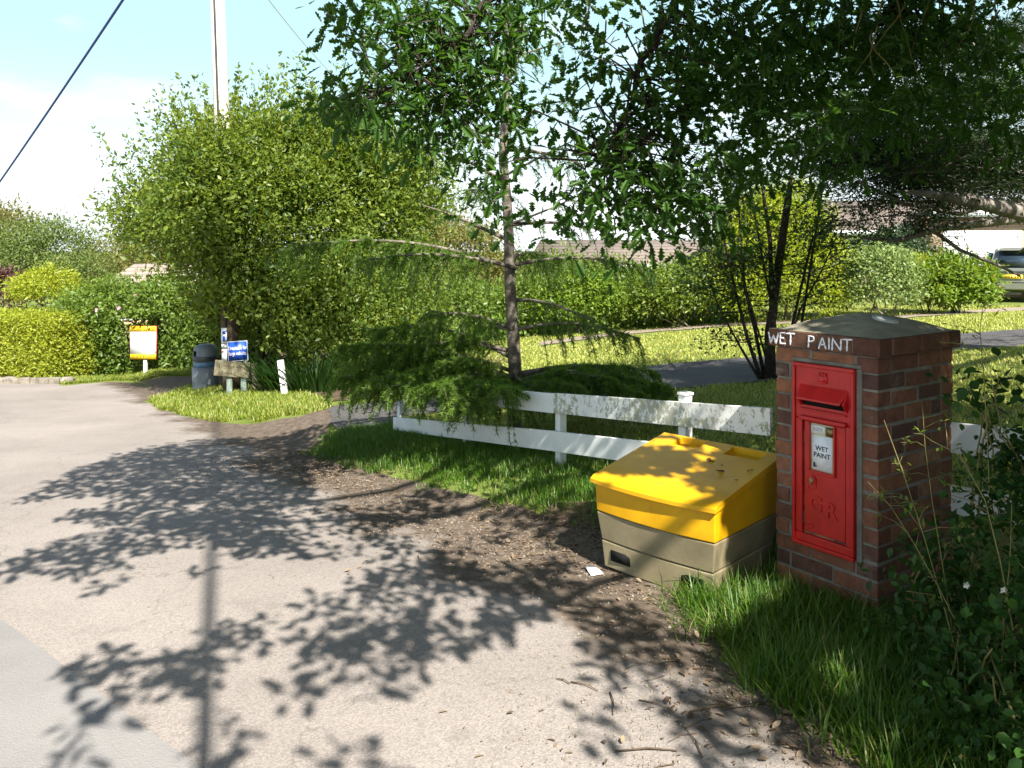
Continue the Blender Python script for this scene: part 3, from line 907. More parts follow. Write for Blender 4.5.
# chalk lettering on the coping front
def tface(x):       # image column on the front face -> distance from the near corner
    k = (x - CX) / F
    return (PC[0] - k * PC[1]) / (k * dF[1] - dF[0])
LET = {
    'W': [[(0, 1), (.22, 0), (.5, .75), (.72, .02), (1, 1)]], 'E': [[(.9, 1), (.05, .98), (0, 0), (.95, .03)], [(.03, .5), (.75, .52)]], 'T': [[(0, .95), (1.05, 1)], [(.5, .97), (.45, 0)]],
    'P': [[(.05, 0), (.1, 1), (.75, .95), (.85, .65), (.1, .45)]], 'A': [[(0, 0), (.5, 1), (1, .02)], [(.2, .38), (.82, .4)]], 'I': [[(.5, 1), (.5, 0)]], 'N': [[(0, 0), (.06, 1), (.95, .03), (1, 1)]],
}
mb = MB()
for ch, x0, x1, jy in (('W', 772.5, 782.5, .0), ('E', 784, 790, .05), ('T', 790.5, 798.5, .06), ('P', 812, 819, .0), ('A', 822.5, 830, -.02), ('I', 832, 834, .02), ('N', 836, 845, .0), ('T', 846.5, 856, .04)):
    t0, t1 = tface(x0) , tface(x1)
    for st in LET[ch]:
        pts = []
        for (u, v), (u2, v2) in zip(st[:-1], st[1:]):
            for k in range(6):
                f = k / 6; pts.append((u + (u2 - u) * f, v + (v2 - v) * f))
        pts.append(st[-1])
        prev = None
        for i, (u, v) in enumerate(pts):
            a = t0 + (t1 - t0) * u; zz = zc0 + 0.012 + 0.053 * min(1.04, max(-.05, v + jy))
            p = P3(a, -OV - 0.0035, zz)
            w = 0.0033 + 0.0011 * math.sin(i * 2.3 + u * 9)
            q = pts[min(i + 1, len(pts) - 1)]; q0 = pts[max(i - 1, 0)]
            dirv = dF * ((t1 - t0) * (q[0] - q0[0])) + UP * 0.053 * (q[1] - q0[1])
            dirv = unit(dirv); nr = np.cross(nF, dirv)
            cur = (p + nr * w, p - nr * w)
            if prev is not None:
                mb.add([prev[0], prev[1], cur[1], cur[0], prev[0] + dS * .003, prev[1] + dS * .003, cur[1] + dS * .003, cur[0] + dS * .003], [(0, 1, 2, 3), (0, 3, 7, 4), (1, 5, 6, 2)])
            prev = cur
tag(mb.build('chalk_lettering', M['chalk'], coping), 'white chalk words WET PAINT')

# ------------------------------------------------------------------ wall post box set into the pillar
A0, A1, Z0, Z1 = 0.099, 0.417, 0.190, 1.043
BW, BH = A1 - A0, Z1 - Z0
box_o = PC + dF * A1 + UP * Z1
postbox = empty('wall_postbox', tuple(box_o))
tag(postbox, 'red cast iron wall letter box set in the brick pillar, with a WET PAINT notice', 'postbox')
def B(a, b, d=0.0):   # a: 0 left .. 1 right, b: 0 top .. 1 bottom, d metres out of the wall
    return -dF * (a * BW) - UP * (b * BH) + nF * d
bx, by_, bz = -dF, -UP, nF
BM = np.column_stack([bx, -by_, bz])
def bbox(mb, a0, b0, a1, b1, d0, d1, mi=0):
    c = (B(a0, b0, d0) + B(a1, b1, d1)) / 2
    return mb.box(c, ((a1 - a0) * BW, (b1 - b0) * BH, d1 - d0), BM, mi)
mb = MB()
DL, DR, DT, DB = 0.155, 0.855, 0.305, 0.935
bbox(mb, 0.004, 0.002, 0.996, DT, -0.03, 0.016)          # upper plate
bbox(mb, 0.004, DT, DL, DB, -0.03, 0.016); bbox(mb, DR, DT, 0.996, DB, -0.03, 0.016)
bbox(mb, 0.004, DB, 0.996, 0.998, -0.03, 0.016)
for a0, b0, a1, b1 in ((0, 0, 1, .022), (0, .978, 1, 1), (0, .0222, .05, .9778), (.95, .0222, 1, .9778)):
    bbox(mb, a0, b0, a1, b1, 0.0165, 0.026)              # raised rim
frame = mb.build('frame', M['red'], postbox, bevel=0.005)
mb = MB(); m0 = -0.05; m1 = 1.055
for a0, b0, a1, b1 in ((-.05, -.022, 1.075, -.001), (-.05, 0, -.001, 1.0), (1.001, 0, 1.085, 1.0)):
    bbox(mb, a0, b0, a1, b1, -0.03, 0.0065)
mb.build('mortar_surround', M['mortar'], postbox, bevel=0.004)
mb = MB(); bbox(mb, DL - .01, DT, DR + .01, DB + .004, -0.03, -0.012); mb.build('shadow_gap', M['dark'], postbox)
# door
door_mb = MB(); bbox(door_mb, DL + .028, DT + .012, DR - .012, DB - .014, -0.011, 0.010)
door = door_mb.build('door', M['red'], postbox, bevel=0.004)
mb = MB(); bbox(mb, DL - .02, DT - .018, DR + .03, DT + .006, 0.0165, 0.034); mb.build('drip_ledge', M['red'], postbox, bevel=0.006)
# hood over the slot
mb = MB()
pts = [B(.12, .118, .017), B(.90, .118, .017), B(.85, .185, .058), B(.15, .185, .058), B(.15, .197, .058), B(.85, .197, .058), B(.90, .135, .017), B(.12, .135, .017)]
mb.add(pts, [(0, 3, 2, 1), (3, 4, 5, 2), (4, 7, 6, 5), (0, 7, 4, 3), (1, 2, 5, 6)])
for a, a2 in ((.12, .16), (.86, .90)):
    q = [B(a, .13, .017), B(a2, .13, .017), B(a2, .19, .050), B(a, .19, .050), B(a, .235, .017), B(a2, .235, .017)]
    mb.add(q, [(0, 1, 2, 3), (3, 2, 5, 4), (0, 3, 4), (1, 5, 2)])
hood = mb.build('slot_hood', M['red'], postbox, bevel=0.003)
mb = MB(); bbox(mb, .17, .17, .85, .228, 0.0165, 0.019); mb.build('letter_slot', M['dark'], postbox)
mb = MB(); bbox(mb, .13, .245, .88, .256, 0.0165, 0.027); mb.build('moulding', M['red'], postbox, bevel=0.003)
# crown boss
mb = MB()
for r0, r1, d0, d1 in ((.026, .024, .016, .024), (.020, .012, .024, .032)):
    o = B(.5, .073)
    ring = [(r0 * math.cos(w), r0 * math.sin(w)) for w in np.linspace(0, 2 * math.pi, 15)[:-1]]
    vs = [o + bx * x + by_ * y + bz * d0 for x, y in ring] + [o + bx * x * r1 / r0 + by_ * y * r1 / r0 + bz * d1 for x, y in ring]
    mb.add(vs, [tuple(range(14, 28))] + [(k, (k + 1) % 14, 14 + (k + 1) % 14, 14 + k) for k in range(14)])
for k in (-1, 0, 1):
    mb.box(B(.5 + .05 * k, .048, .022), (.010, .010, .010), BM)
mb.box(B(.5, .092, .022), (.046, .008, .012), BM)
mb.build('crown_emblem', M['red'], postbox, bevel=0.003)
# notice frame and notice
mb = MB()
for a0, b0, a1, b1 in ((.27, .322, .295, .575), (.675, .322, .70, .575), (.27, .5755, .70, .592)):
    bbox(mb, a0, b0, a1, b1, 0.0102, 0.022)
nf_ = mb.build('notice_frame', M['red'], door, bevel=0.003)
mb = MB(); bbox(mb, .296, .322, .674, .575, 0.0102, 0.0125)
mb.build('collection_plate', M['cream'], door)
mb = MB(); bbox(mb, .325, .385, .645, .568, 0.0127, 0.0140)
tag(mb.build('paper_notice', M['paper'], door), 'white paper notice printed WET PAINT')
mb = MB(); bbox(mb, .30, .330, .53, .375, 0.0127, 0.0140); mb.build('collection_times_card', M['board'], door)
mb = MB(); bbox(mb, .545, .330, .665, .380, 0.0127, 0.0150); mb.build('day_tab', M['brass'], door)
mb = MB(); bbox(mb, .345, .532, .372, .556, 0.0142, 0.0147); bbox(mb, .378, .545, .395, .556, 0.0142, 0.0147); mb.build('printed_mark', M['ink'], door)

def text(name, s, size, m, parent, o, ax, ay, extrude=0.0006, align='CENTER', bold=0.0, bevel=0.0):
    """flat letters reading along ax with ay up, at o (in the parent's space)"""
    cu = bpy.data.curves.new(name, 'FONT')
    cu.body = s; cu.size = size; cu.extrude = extrude; cu.align_x = align; cu.align_y = 'CENTER'; cu.offset = bold; cu.bevel_depth = bevel; cu.resolution_u = 3
    t = bpy.data.objects.new(name + '_curve', cu); col.objects.link(t)
    dg = bpy.context.evaluated_depsgraph_get(); dg.update()
    me = bpy.data.meshes.new_from_object(t.evaluated_get(dg))
    bpy.data.objects.remove(t)
    me.materials.clear(); me.materials.append(m)
    xs = [v.co.x for v in me.vertices]; ys = [v.co.y for v in me.vertices]
    if align == 'CENTER': me.transform(Matrix.Translation((-(min(xs) + max(xs)) / 2, -(min(ys) + max(ys)) / 2, 0)))
    ax = unit(np.asarray(ax, float)); ay = unit(np.asarray(ay, float)); az = np.cross(ax, ay)
    Mx = Matrix(((ax[0], ay[0], az[0], o[0]), (ax[1], ay[1], az[1], o[1]), (ax[2], ay[2], az[2], o[2]), (0, 0, 0, 1)))
    me.transform(Mx)
    ob = bpy.data.objects.new(name, me)
    return link(ob, parent)
text('notice_lettering', 'WET\nPAINT', 0.031, M['ink'], door, B(.485, .470, .0146), bx, UP, 0.0004, bold=0.0004)
text('card_lettering', 'Last collection\nMonday to Fri', 0.0085, M['ink'], door, B(.415, .352, .0145), bx, UP, 0.0003)
text('royal_initial', 'G', 0.098, M['red'], door, B(.375, .757, .011), bx, UP, 0.0035, bevel=0.0015)
text('royal_initial', 'R', 0.098, M['red'], door, B(.64, .772, .011), bx, UP, 0.0035, bevel=0.0015)
# lock and the small oval plate
mb = MB(); o = B(.325, .632)
ring = [(.019 * math.cos(w), .019 * math.sin(w)) for w in np.linspace(0, 2 * math.pi, 17)[:-1]]
mb.prism(ring, o + bz * .0105, bx, by_, bz, 0.008)
mb.prism([(-.019, -.005), (.019, -.005), (.019, .04), (-.019, .04)], o + bz * .0104, bx, by_, bz, 0.005)
mb.build('lock_plate', M['red'], door, bevel=0.003)
mb = MB(); mb.prism([(x * .6, y * .6) for x, y in ring], o + bz * .0187, bx, by_, bz, 0.006); mb.box(o + by_ * .012 + bx * -.004 + bz * .022, (.006, .022, .006), BM); mb.build('keyhole_cover', M['brass'], door, bevel=0.002)
mb = MB(); mb.prism([(x * 1.3, y * .42) for x, y in ring], B(.275, .885, .0102), bx, by_, bz, 0.006); mb.build('maker_plate', M['red'], door, bevel=0.002)

# ------------------------------------------------------------------ grit bin
bR = np.array([0.940, 3.69]); bL = np.array([0.428, 4.19])
gF = unit(np.append(bL - bR, 0.0)); GW = float(np.linalg.norm(bL - bR))       # along the front, to the left
gB = np.array([-gF[1], gF[0], 0.0]); gB = gB if gB[1] > 0 else -gB              # to the back
GD = 0.664
gz0 = -0.085
gbin = empty('grit_bin', (bR[0], bR[1], gz0))
tag(gbin, 'yellow grit bin with a sloping lid on a grey base beside the brick pillar', 'grit bin')
def Gp(a, b, z):     # a 0 right .. 1 left along the front, b 0 front .. 1 back (metres: GW, GD), z up
    return gF * (a * GW) + gB * (b * GD) + UP * (z - gz0 - 0.0)
def bow(a): return 4 * a * (1 - a)
def shell(name, m, z0, z1, ins0, ins1, bulge, parent, slope=0.0, slots=False, nseg=14, bev=0.008):
    """a tapering ring of wall, bowed out along the front; slope raises the top towards the back"""
    mb = MB()
    def loop(z, ins, dz):
        L = []
        ia, ib = ins / GW, ins / GD
        for k in range(nseg + 1):
            a = ia + (1 - 2 * ia) * k / nseg
            L.append((a, ib - bulge / GD * bow(k / nseg), z))
        for k in range(1, 5): b = ib + (1 - 2 * ib) * k / 4; L.append((1 - ia, b, z + dz * k / 4))
        L.append((ia, 1 - ib, z + dz))
        for k in range(1, 4): b = 1 - ib - (1 - 2 * ib) * k / 4; L.append((ia, b, z + dz * (1 - k / 4)))
        return [Gp(*p) for p in L]
    lo = loop(z0, ins0, 0); hi = loop(z1, ins1, slope); n = len(lo)
    mb.add(lo + hi, [(k, n + k, n + (k + 1) % n, (k + 1) % n) for k in range(n)] + [tuple(range(n)), tuple(range(2 * n - 1, n - 1, -1))])
    return mb.build(name, m, parent, bevel=bev)
base = shell('base_tray', M['grey_plastic'], -0.055 - 0.03, 0.055, 0.040, 0.028, 0.012, gbin)
shell('lower_body', M['grey_plastic'], 0.058, 0.205, 0.030, 0.010, 0.018, gbin)
shell('upper_body', M['yellow'], 0.208, 0.362, 0.010, 0.004, 0.028, gbin, slope=0.10)
for a0, a1 in ((0.70, 0.87), (0.11, 0.28)):
    mb = MB()
    b = 0.051 - 0.018 * bow((a0 + a1) / 2) + 0.029
    c = (Gp(a0, b, -0.045) + Gp(a1, b, 0.025)) / 2
    mb.box(c, (abs(a1 - a0) * GW, 0.045, 0.055), np.column_stack([gF, gB, UP]))
    mb.build('fork_slot', M['dark'], base)
# lid: a slab with two hinge pockets along the back
mb = MB()
ca = [-0.012, 0.10, 0.235, 0.375, 0.52, 0.70, 0.83, 1.012]
pocket = {(1, 1): 1, (4, 1): 1}
cb = [-0.01, 0.80, 1.01]
def lz(a, b): return 0.392 + 0.112 * b
def lb(a, b): return b - (0.036 / GD * bow(min(max(a, 0), 1)) if b < 0.1 else 0)
NS = 30
aa = sorted(set([round(x, 4) for x in ca] + [round(-0.012 + 1.024 * k / NS, 4) for k in range(NS + 1)]))
POCK = [(0.10, 0.375), (0.60, 0.83)]
bbk = [-0.028, 0.01, 0.30, 0.55, 0.815, 0.985, 1.01]
tz = {}
V = []; 
def inp(a, b): return any(p0 + 1e-4 < a < p1 - 1e-4 for p0, p1 in POCK) and 0.815 < b < 0.985
def emit(q): mb.add(q, [(0, 1, 2, 3)])
aa = sorted(set(aa + [round(p, 4) for pp in POCK for p in pp]))
for i in range(len(aa) - 1):
    for j in range(len(bbk) - 1):
        a0, a1, b0, b1 = aa[i], aa[i + 1], bbk[j], bbk[j + 1]
        dep = 0.032 if inp((a0 + a1) / 2, (b0 + b1) / 2) else 0.0
        def T(a, b, d=dep):
            edge = 0.010 if b < 0.0 else 0.0
            return Gp(a, lb(a, b), lz(a, b) - d - edge)
        emit([T(a0, b0), T(a0, b1), T(a1, b1), T(a1, b0)])
        if dep:
            if not inp(a0 - 0.01, (b0 + b1) / 2): emit([T(a0, b0, 0), T(a0, b1, 0), T(a0, b1), T(a0, b0)])
            if not inp(a1 + 0.01, (b0 + b1) / 2): emit([T(a1, b1, 0), T(a1, b0, 0), T(a1, b0), T(a1, b1)])
            emit([T(a0, b1, 0), T(a1, b1, 0), T(a1, b1), T(a0, b1)])
            emit([T(a1, b0, 0), T(a0, b0, 0), T(a0, b0), T(a1, b0)])
rim = [(a, bbk[0]) for a in aa] + [(aa[-1], b) for b in bbk[1:]] + [(a, bbk[-1]) for a in aa[::-1][1:]] + [(aa[0], b) for b in bbk[::-1][1:-1]]
n = len(rim)
topr = [Gp(a, lb(a, b), lz(a, b) - (0.010 if b < 0 else 0)) for a, b in rim]; botr = [Gp(a, lb(a, b), lz(a, b) - 0.032) for a, b in rim]
mb.add(topr + botr, [(k, (k + 1) % n, n + (k + 1) % n, n + k) for k in range(n)] + [tuple(range(n, 2 * n))])
lid = mb.build('lid', M['yellow'], gbin)
import bmesh
bm = bmesh.new(); bm.from_mesh(lid.data); bmesh.ops.remove_doubles(bm, verts=bm.verts, dist=0.0006); bmesh.ops.recalc_face_normals(bm, faces=bm.faces); bm.to_mesh(lid.data); bm.free()
md = lid.modifiers.new('Bevel', 'BEVEL'); md.width = 0.009; md.segments = 3; md.limit_method = 'ANGLE'; md.angle_limit = R(40)
for p in lid.data.polygons: p.use_smooth = True
md.harden_normals = True
# raised ribs of the lid
mb = MB()
FG = np.column_stack([gF, gB, UP])
# dead leaves lying on the lid
for k, (a, b, sz, lab) in enumerate([(.40, .62, .042, 'curled brown leaf in the middle of the yellow lid'), (.20, .50, .045, 'largest crumpled brown leaf on the yellow lid, below the right pocket'),
                                     (.07, .62, .026, 'small brown leaf at the right edge of the yellow lid'), (.28, .60, .014, 'tiny dark fragment of leaf between the two bigger leaves on the yellow lid'),
                                     (.055, .42, .020, 'brown leaf lowest on the yellow lid near its right edge'), (.12, .88, .030, 'brown leaf lying in the right pocket of the yellow lid')]):
    p = Gp(a, b, lz(a, b) + (0.003 if b < .8 else -0.027)) + np.array([bR[0], bR[1], gz0])
    d = unit(np.array([math.cos(k * 2.1), math.sin(k * 2.1), 0.1]))
    o = leaves('dead_leaf', M['litter'], [p, p + d * sz * .3], [d, np.array([-d[1], d[0], .3])], [UP, UP], sz, sz * .55, 'leaf', var=np.array([0.1, 0.2]))
    tag(o, lab, 'leaf', 'dead leaves on the grit bin lid')

# ------------------------------------------------------------------ white rail fences
FD3 = unit(np.array([FD[0], FD[1], 0])); FN3 = np.array([FN[0], FN[1], 0]); FN3 = FN3 / np.linalg.norm(FN3)
FNX = np.column_stack([FD3, FN3, UP])
def sat(x):      # image column -> distance along the fence
    k = (x - CX) / F
    return (FP[0] - k * FP[1]) / (k * FD[1] - FD[0])
def rail_z(y, x):
    s = sat(x); Y = FP[1] + FD[1] * s
    return EYE - (y - CY) / F * Y
def board(mb, s0, z0b, z0t, s1, z1b, z1t, d=0.024, mi=0, org=None, back=0.0):
    a = np.array([*fu(0, s0), 0]) - org; b = np.array([*fu(0, s1), 0]) - org
    vs = []
    for off in (0.0 + back, -d + back):
        vs += [a + FN3 * off + UP * z0b, b + FN3 * off + UP * z1b, b + FN3 * off + UP * z1t, a + FN3 * off + UP * z0t]
    # subdivide lightly so a hand nailed board wanders
    mb.add(vs, [(0, 1, 2, 3), (7, 6, 5, 4), (0, 4, 5, 1), (1, 5, 6, 2), (2, 6, 7, 3), (3, 7, 4, 0)], mi)
s_end, s_p1, s_p2, s_pil = sat(395), sat(556), sat(680), 0.02
forg = np.array([*fu(0, s_p1), float(zg(*map(np.float64, fu(0, s_p1))))])
fence = empty('rail_fence', tuple(forg))
tag(fence, 'low white two rail fence running from the pillar to beneath the larch', 'fence')
zt = lambda x: rail_z(np.interp(x, [395, 460, 560, 680, 776], [381, 385.5, 393.5, 402, 408]), x)
zb = lambda x: rail_z(np.interp(x, [395, 460, 560, 680, 776], [395, 403, 413.5, 424.5, 436]), x)
lt = lambda x: rail_z(np.interp(x, [395, 470, 560, 680, 776], [417, 423.5, 431, 444, 455]), x)
lb_ = lambda x: rail_z(np.interp(x, [395, 470, 560, 680, 776], [430, 439, 451.5, 468, 482]), x)
def sx(s):  # fence distance -> image column
    X, Y = fu(0, s); return CX + F * X / Y
mb = MB(); board(mb, s_end, zb(sx(s_end)), zt(sx(s_end)), s_p1 - .002, zb(sx(s_p1)), zt(sx(s_p1)), org=forg + 0 * UP, back=-.0)
mb.build('rail', M['fence'], fence, bevel=0.004)
mb = MB(); board(mb, s_p1 + .002, zb(sx(s_p1)) + .002, zt(sx(s_p1)) + .003, s_pil, zb(sx(s_pil)), zt(sx(s_pil)), org=forg)
tag(mb.build('rail', M['fence_algae'], fence, bevel=0.004), 'upper rail mottled with green algae')
mb = MB(); board(mb, s_end, lb_(sx(s_end)), lt(sx(s_end)), s_p1 - .002, lb_(sx(s_p1)), lt(sx(s_p1)), org=forg); mb.build('rail', M['fence'], fence, bevel=0.004)
mb = MB(); board(mb, s_p1 + .002, lb_(sx(s_p1)) - .002, lt(sx(s_p1)) - .003, s_pil, lb_(sx(s_pil)), lt(sx(s_pil)), org=forg); mb.build('rail', M['fence'], fence, bevel=0.004)
for s_, top in ((s_end - .05, zt(sx(s_end)) + .0), (2.0 * .5 + 0.5 * 0 + (s_end + s_p1) / 2 - 1.0, zt(sx((s_end + s_p1) / 2)) - .01), (s_p1, zt(sx(s_p1)) - .012), (s_p2, zt(sx(s_p2)) + .035)):
    X, Y = fu(0.045, s_); g = float(zg(np.float64(X), np.float64(Y)))
    mb = MB(); c = np.array([X, Y, (g - .12 + top) / 2]) - forg
    mb.box(c, (.062, .062, top - g + .12), FNX)
    if s_ == s_p2: mb.box(np.array([X, Y, top + .0125]) - forg, (.074, .074, .020), FNX)
    mb.build('post', M['fence'], fence, bevel=0.005)
# the run on the other side of the pillar
s_a, s_b = -1.0, -2.9
forg2 = np.array([*fu(0, s_a), float(zg(*map(np.float64, fu(0, s_a))))])
fence2 = empty('rail_fence', tuple(forg2))
tag(fence2, 'short white rail fence half hidden by brambles to the right of the pillar', 'fence')
mb = MB(); board(mb, s_a + .25, .60 - forg2[2], .745 - forg2[2], s_b, .76 - forg2[2], .905 - forg2[2], org=np.array([forg2[0], forg2[1], 0]), back=.32); mb.build('rail', M['fence'], fence2, bevel=0.004)
mb = MB(); board(mb, s_a + .25, .31 - forg2[2], .445 - forg2[2], s_b, .45 - forg2[2], .585 - forg2[2], org=np.array([forg2[0], forg2[1], 0]), back=.32); mb.build('rail', M['fence'], fence2, bevel=0.004)
for s_ in (-1.75, s_b + .06):
    X, Y = fu(0.365, s_); g = float(zg(np.float64(X), np.float64(Y)))
    mb = MB(); mb.box(np.array([X, Y, (g - .1 + .88) / 2]) - forg2, (.075, .075, .98 - g), FNX); mb.build('post', M['fence'], fence2, bevel=0.005)

# ------------------------------------------------------------------ paper scrap
p = gp(594, 574)
c = g3(*p, 0.014)
mb = MB(); a_ = np.array([.032, .006, .0]); b__ = np.array([-.012, .05, .0])
mb.add([c - a_ - b__, c + a_ - b__ + UP * .006, c + a_ + b__ + UP * .002, c - a_ + b__ + UP * .010, c - b__ * .1 + UP * .012], [(0, 1, 4), (1, 2, 4), (2, 3, 4), (3, 0, 4)])
o = mb.build('paper_scrap', M['paper'])
sd = o.modifiers.new('Solidify', 'SOLIDIFY'); sd.thickness = 0.001
tag(o, 'scrap of white paper on the ground in front of the grit bin', 'litter')

# ------------------------------------------------------------------ telegraph pole, cables
D_P = 13.0
pb = at(232, 396, D_P); pb[2] = float(zg(np.float64(pb[0]), np.float64(pb[1])))
pt = at(217.3, 0, D_P); dirp = (pt - at(232, 396, D_P)); dirp = dirp / dirp[2]
HP = 7.6
pole = empty('telegraph_pole', tuple(pb))
tag(pole, 'weathered pale wooden telegraph pole rising out of the big corner bush', 'utility pole')
mb = MB(); mb.tube([dirp * z_ for z_ in (2.2, 3.2, 5, HP)], [.128, .126, .12, .105], 18); mb.build('pole_shaft', M['pole'], pole, smooth=True)
mb = MB(); mb.tube([dirp * z_ for z_ in (-.4, 0, 1.2, 2.2)], [.14, .136, .132, .129], 18); mb.build('shaded_base', M['pole_base'], pole, smooth=True)  # same pole, with the shade low down put into its colour
fr = unit(np.array([-pb[0], -pb[1], 0])); sd_ = np.array([fr[1], -fr[0], 0])
sd_ = sd_ if sd_[0] < 0 else -sd_
mb = MB(); mb.tube([dirp * z_ + (fr * .90 + sd_ * .42) * (.14 - .004 * z_) for z_ in (.3, 2, 4, 6, HP - .3)], .018, 8); mb.build('cable_guard', M['trim'], pole, smooth=True)
for z_ in (HP - .25, HP - .55):
    mb = MB(); mb.tube([dirp * z_ - sd_ * .16, dirp * z_ + sd_ * .16], .025, 8); mb.build('cross_bar', M['trim'], pole, smooth=True)
mb = MB(); mb.lathe([(.115, HP), (.10, HP + .03), (.02, HP + .07)], (dirp * 1.0)[:3] * 0 + np.array([dirp[0] * HP, dirp[1] * HP, 0]), 14)
mb.build('pole_cap', M['trim'], pole, smooth=True)
# notices pinned to the pole
def notice(y0, y1, x0, x1, nm, m, label):
    c0 = at((x0 + x1) / 2, (y0 + y1) / 2, D_P - .17) - pb
    w = (x1 - x0) / F * D_P; h = (y1 - y0) / F * D_P
    mb = MB(); mb.box(c0, (w, .004, h), np.eye(3)); o = mb.build(nm, m, pole); o['label'] = label
    return c0, w, h
c0, w, h = notice(328, 343.5, 221.3, 226.8, 'notice_plate', M['paper'], 'tall white plate with a blue emblem')
mb = MB(); mb.prism([(.5 * w * .55 * math.cos(k), .05 * math.sin(k)) for k in np.linspace(0, 6.283, 13)[:-1]], c0 + np.array([.0, -.0025, -.05]), (1, 0, 0), (0, 0, 1), (0, -1, 0), .003); mb.box(c0 + np.array([0, -.004, .05]), (w * .6, .003, .05)); mb.build('blue_emblem', M['blue'], pole)
c0, w, h = notice(344.2, 347.8, 221.5, 226.6, 'notice_plate', M['paper'], 'small white number plate')
text('plate_numeral', '2', .05, M['ink'], pole, c0 + np.array([0, -.004, 0]), (1, 0, 0), (0, 0, 1))
c0, w, h = notice(349, 360.5, 221.8, 227.0, 'notice_plate', M['paper'], 'white plate with a red spot')
mb = MB(); mb.box(c0 + np.array([-w * .28, -.004, .05]), (.025, .003, .03)); mb.build('red_mark', M['sign_red'], pole)

def cable(name, p0, p1, sag, r, m, label, n=40):
    mb = MB(); p0 = np.asarray(p0); p1 = np.asarray(p1)
    pts = [p0 + (p1 - p0) * k / n - UP * sag * 4 * (k / n) * (1 - k / n) for k in range(n + 1)]
    mb.tube(pts, r, 6)
    return tag(mb.build(name, m, smooth=True), label, 'cable')
ptop = pb + dirp * (HP - .25)
cable('overhead_cable', at(-120, 340, 30), at(215, -140, 9.0), 0.3, 0.018, M['cable'], 'dark overhead cable slanting down across the open sky at upper left')
cable('overhead_cable', ptop + sd_ * -.16, at(352, 92, 24) * np.array([1, 1, 1]), 0.2, 0.009, M['cable_pale'], 'thin pale cable running from the pole down behind the corner bush')
# a slim steel post just behind the photographer: only its long shadow is seen, running up the road
sp_b = g3(0.62, -1.85)
spo = empty('lamp_post', tuple(sp_b)); tag(spo, 'slim grey steel post whose long thin shadow runs up the road', 'post')
mb = MB(); mb.tube([np.array([0, 0, -.3]), np.array([0, 0, 1.2])], [.06, .055], 14); mb.build('post_base', M['sign_grey'], spo, smooth=True)
mb = MB(); mb.tube([np.array([0, 0, 1.2]), np.array([0, 0, 6.0]), np.array([0, 0, 13.0])], [.030, .028, .025], 14); mb.build('shaft', M['sign_grey'], spo, smooth=True)

# ------------------------------------------------------------------ signs at the corner
D_S = 12.55
def post(mb, p, h, r=.04, lean=(0, 0), n=4, sink=.2, sq=True):
    if sq: mb.box(p + np.array([lean[0] * h / 2, lean[1] * h / 2, h / 2 - sink / 2]), (r * 2, r * 2, h + sink))
    else: mb.tube([p - UP * sink, p + np.array([lean[0] * h, lean[1] * h, h])], r, 10)
def ry(v, a):     # turn about z
    c, s = math.cos(a), math.sin(a); return np.array([c * v[0] - s * v[1], s * v[0] + c * v[1], v[2]])
sb = at(237, 402, D_S); sb[2] = float(zg(np.float64(sb[0]), np.float64(sb[1])))
turn = R(8)
AXs = ry(np.array([1.0, 0, 0]), turn); AYs = np.array([0, 0, 1.0]); AZs = np.cross(AXs, AYs)   # AZs points to the road
TM = np.column_stack([AXs, -AZs, UP])
tilt = R(-3)
# name plate on two posts
np_o = empty('name_plate', tuple(sb))
tag(np_o, 'weathered street name plate on two short green stained posts under the blue sign', 'sign')
k_ = D_S / F
zc_ = EYE - (369 - CY) * k_ - sb[2]; ctr = np.array([(232 - 237) * k_, 0, zc_])
RM = np.column_stack([AXs * math.cos(R(6)) - UP * math.sin(R(6)), -AZs, UP * math.cos(R(6)) + AXs * math.sin(R(6))])
mb = MB(); mb.box(ctr, (.53, .03, .245), RM); npl = mb.build('plate', M['plate_old'], np_o, bevel=.006)
axt = RM[:, 0]; ayt = RM[:, 2]
MARK = surf('worn_lettering', (.10, .09, .06), (.26, .24, .16), 30, .9, 0, 40, .1)
# the name is worn away: only broken strokes are left
mb = MB()
r9 = random.Random(4)
for row, (yy, hh, n_) in enumerate(((.055, .085, 11), (-.055, .06, 9))):
    for k in range(n_):
        x_ = -.21 + .42 * (k + .5) / n_
        for st in range(r9.choice((2, 2, 3))):
            vert = r9.random() < .65
            w_, h_ = (.010, hh * r9.uniform(.5, 1)) if vert else (.42 / n_ * .6, .012)
            mb.box(ctr + AZs * .0165 + axt * (x_ + r9.uniform(-.010, .010)) + ayt * (yy + r9.uniform(-.012, .012)), (w_, .002, h_), RM)
mb.build('lettering', MARK, npl)
for xo in (224.5, 239.5):
    g = float(zg(np.float64(sb[0] + (xo - 237) * k_), np.float64(sb[1]))) - sb[2]
    mb = MB(); mb.box(np.array([(xo - 232) * k_ * .95 - .05 + .03, .045, (zc_ + .08 + g - .25) / 2]), (.085, .05, zc_ + .08 - g + .25)); mb.build('post', M['post_green'], np_o, bevel=.006)
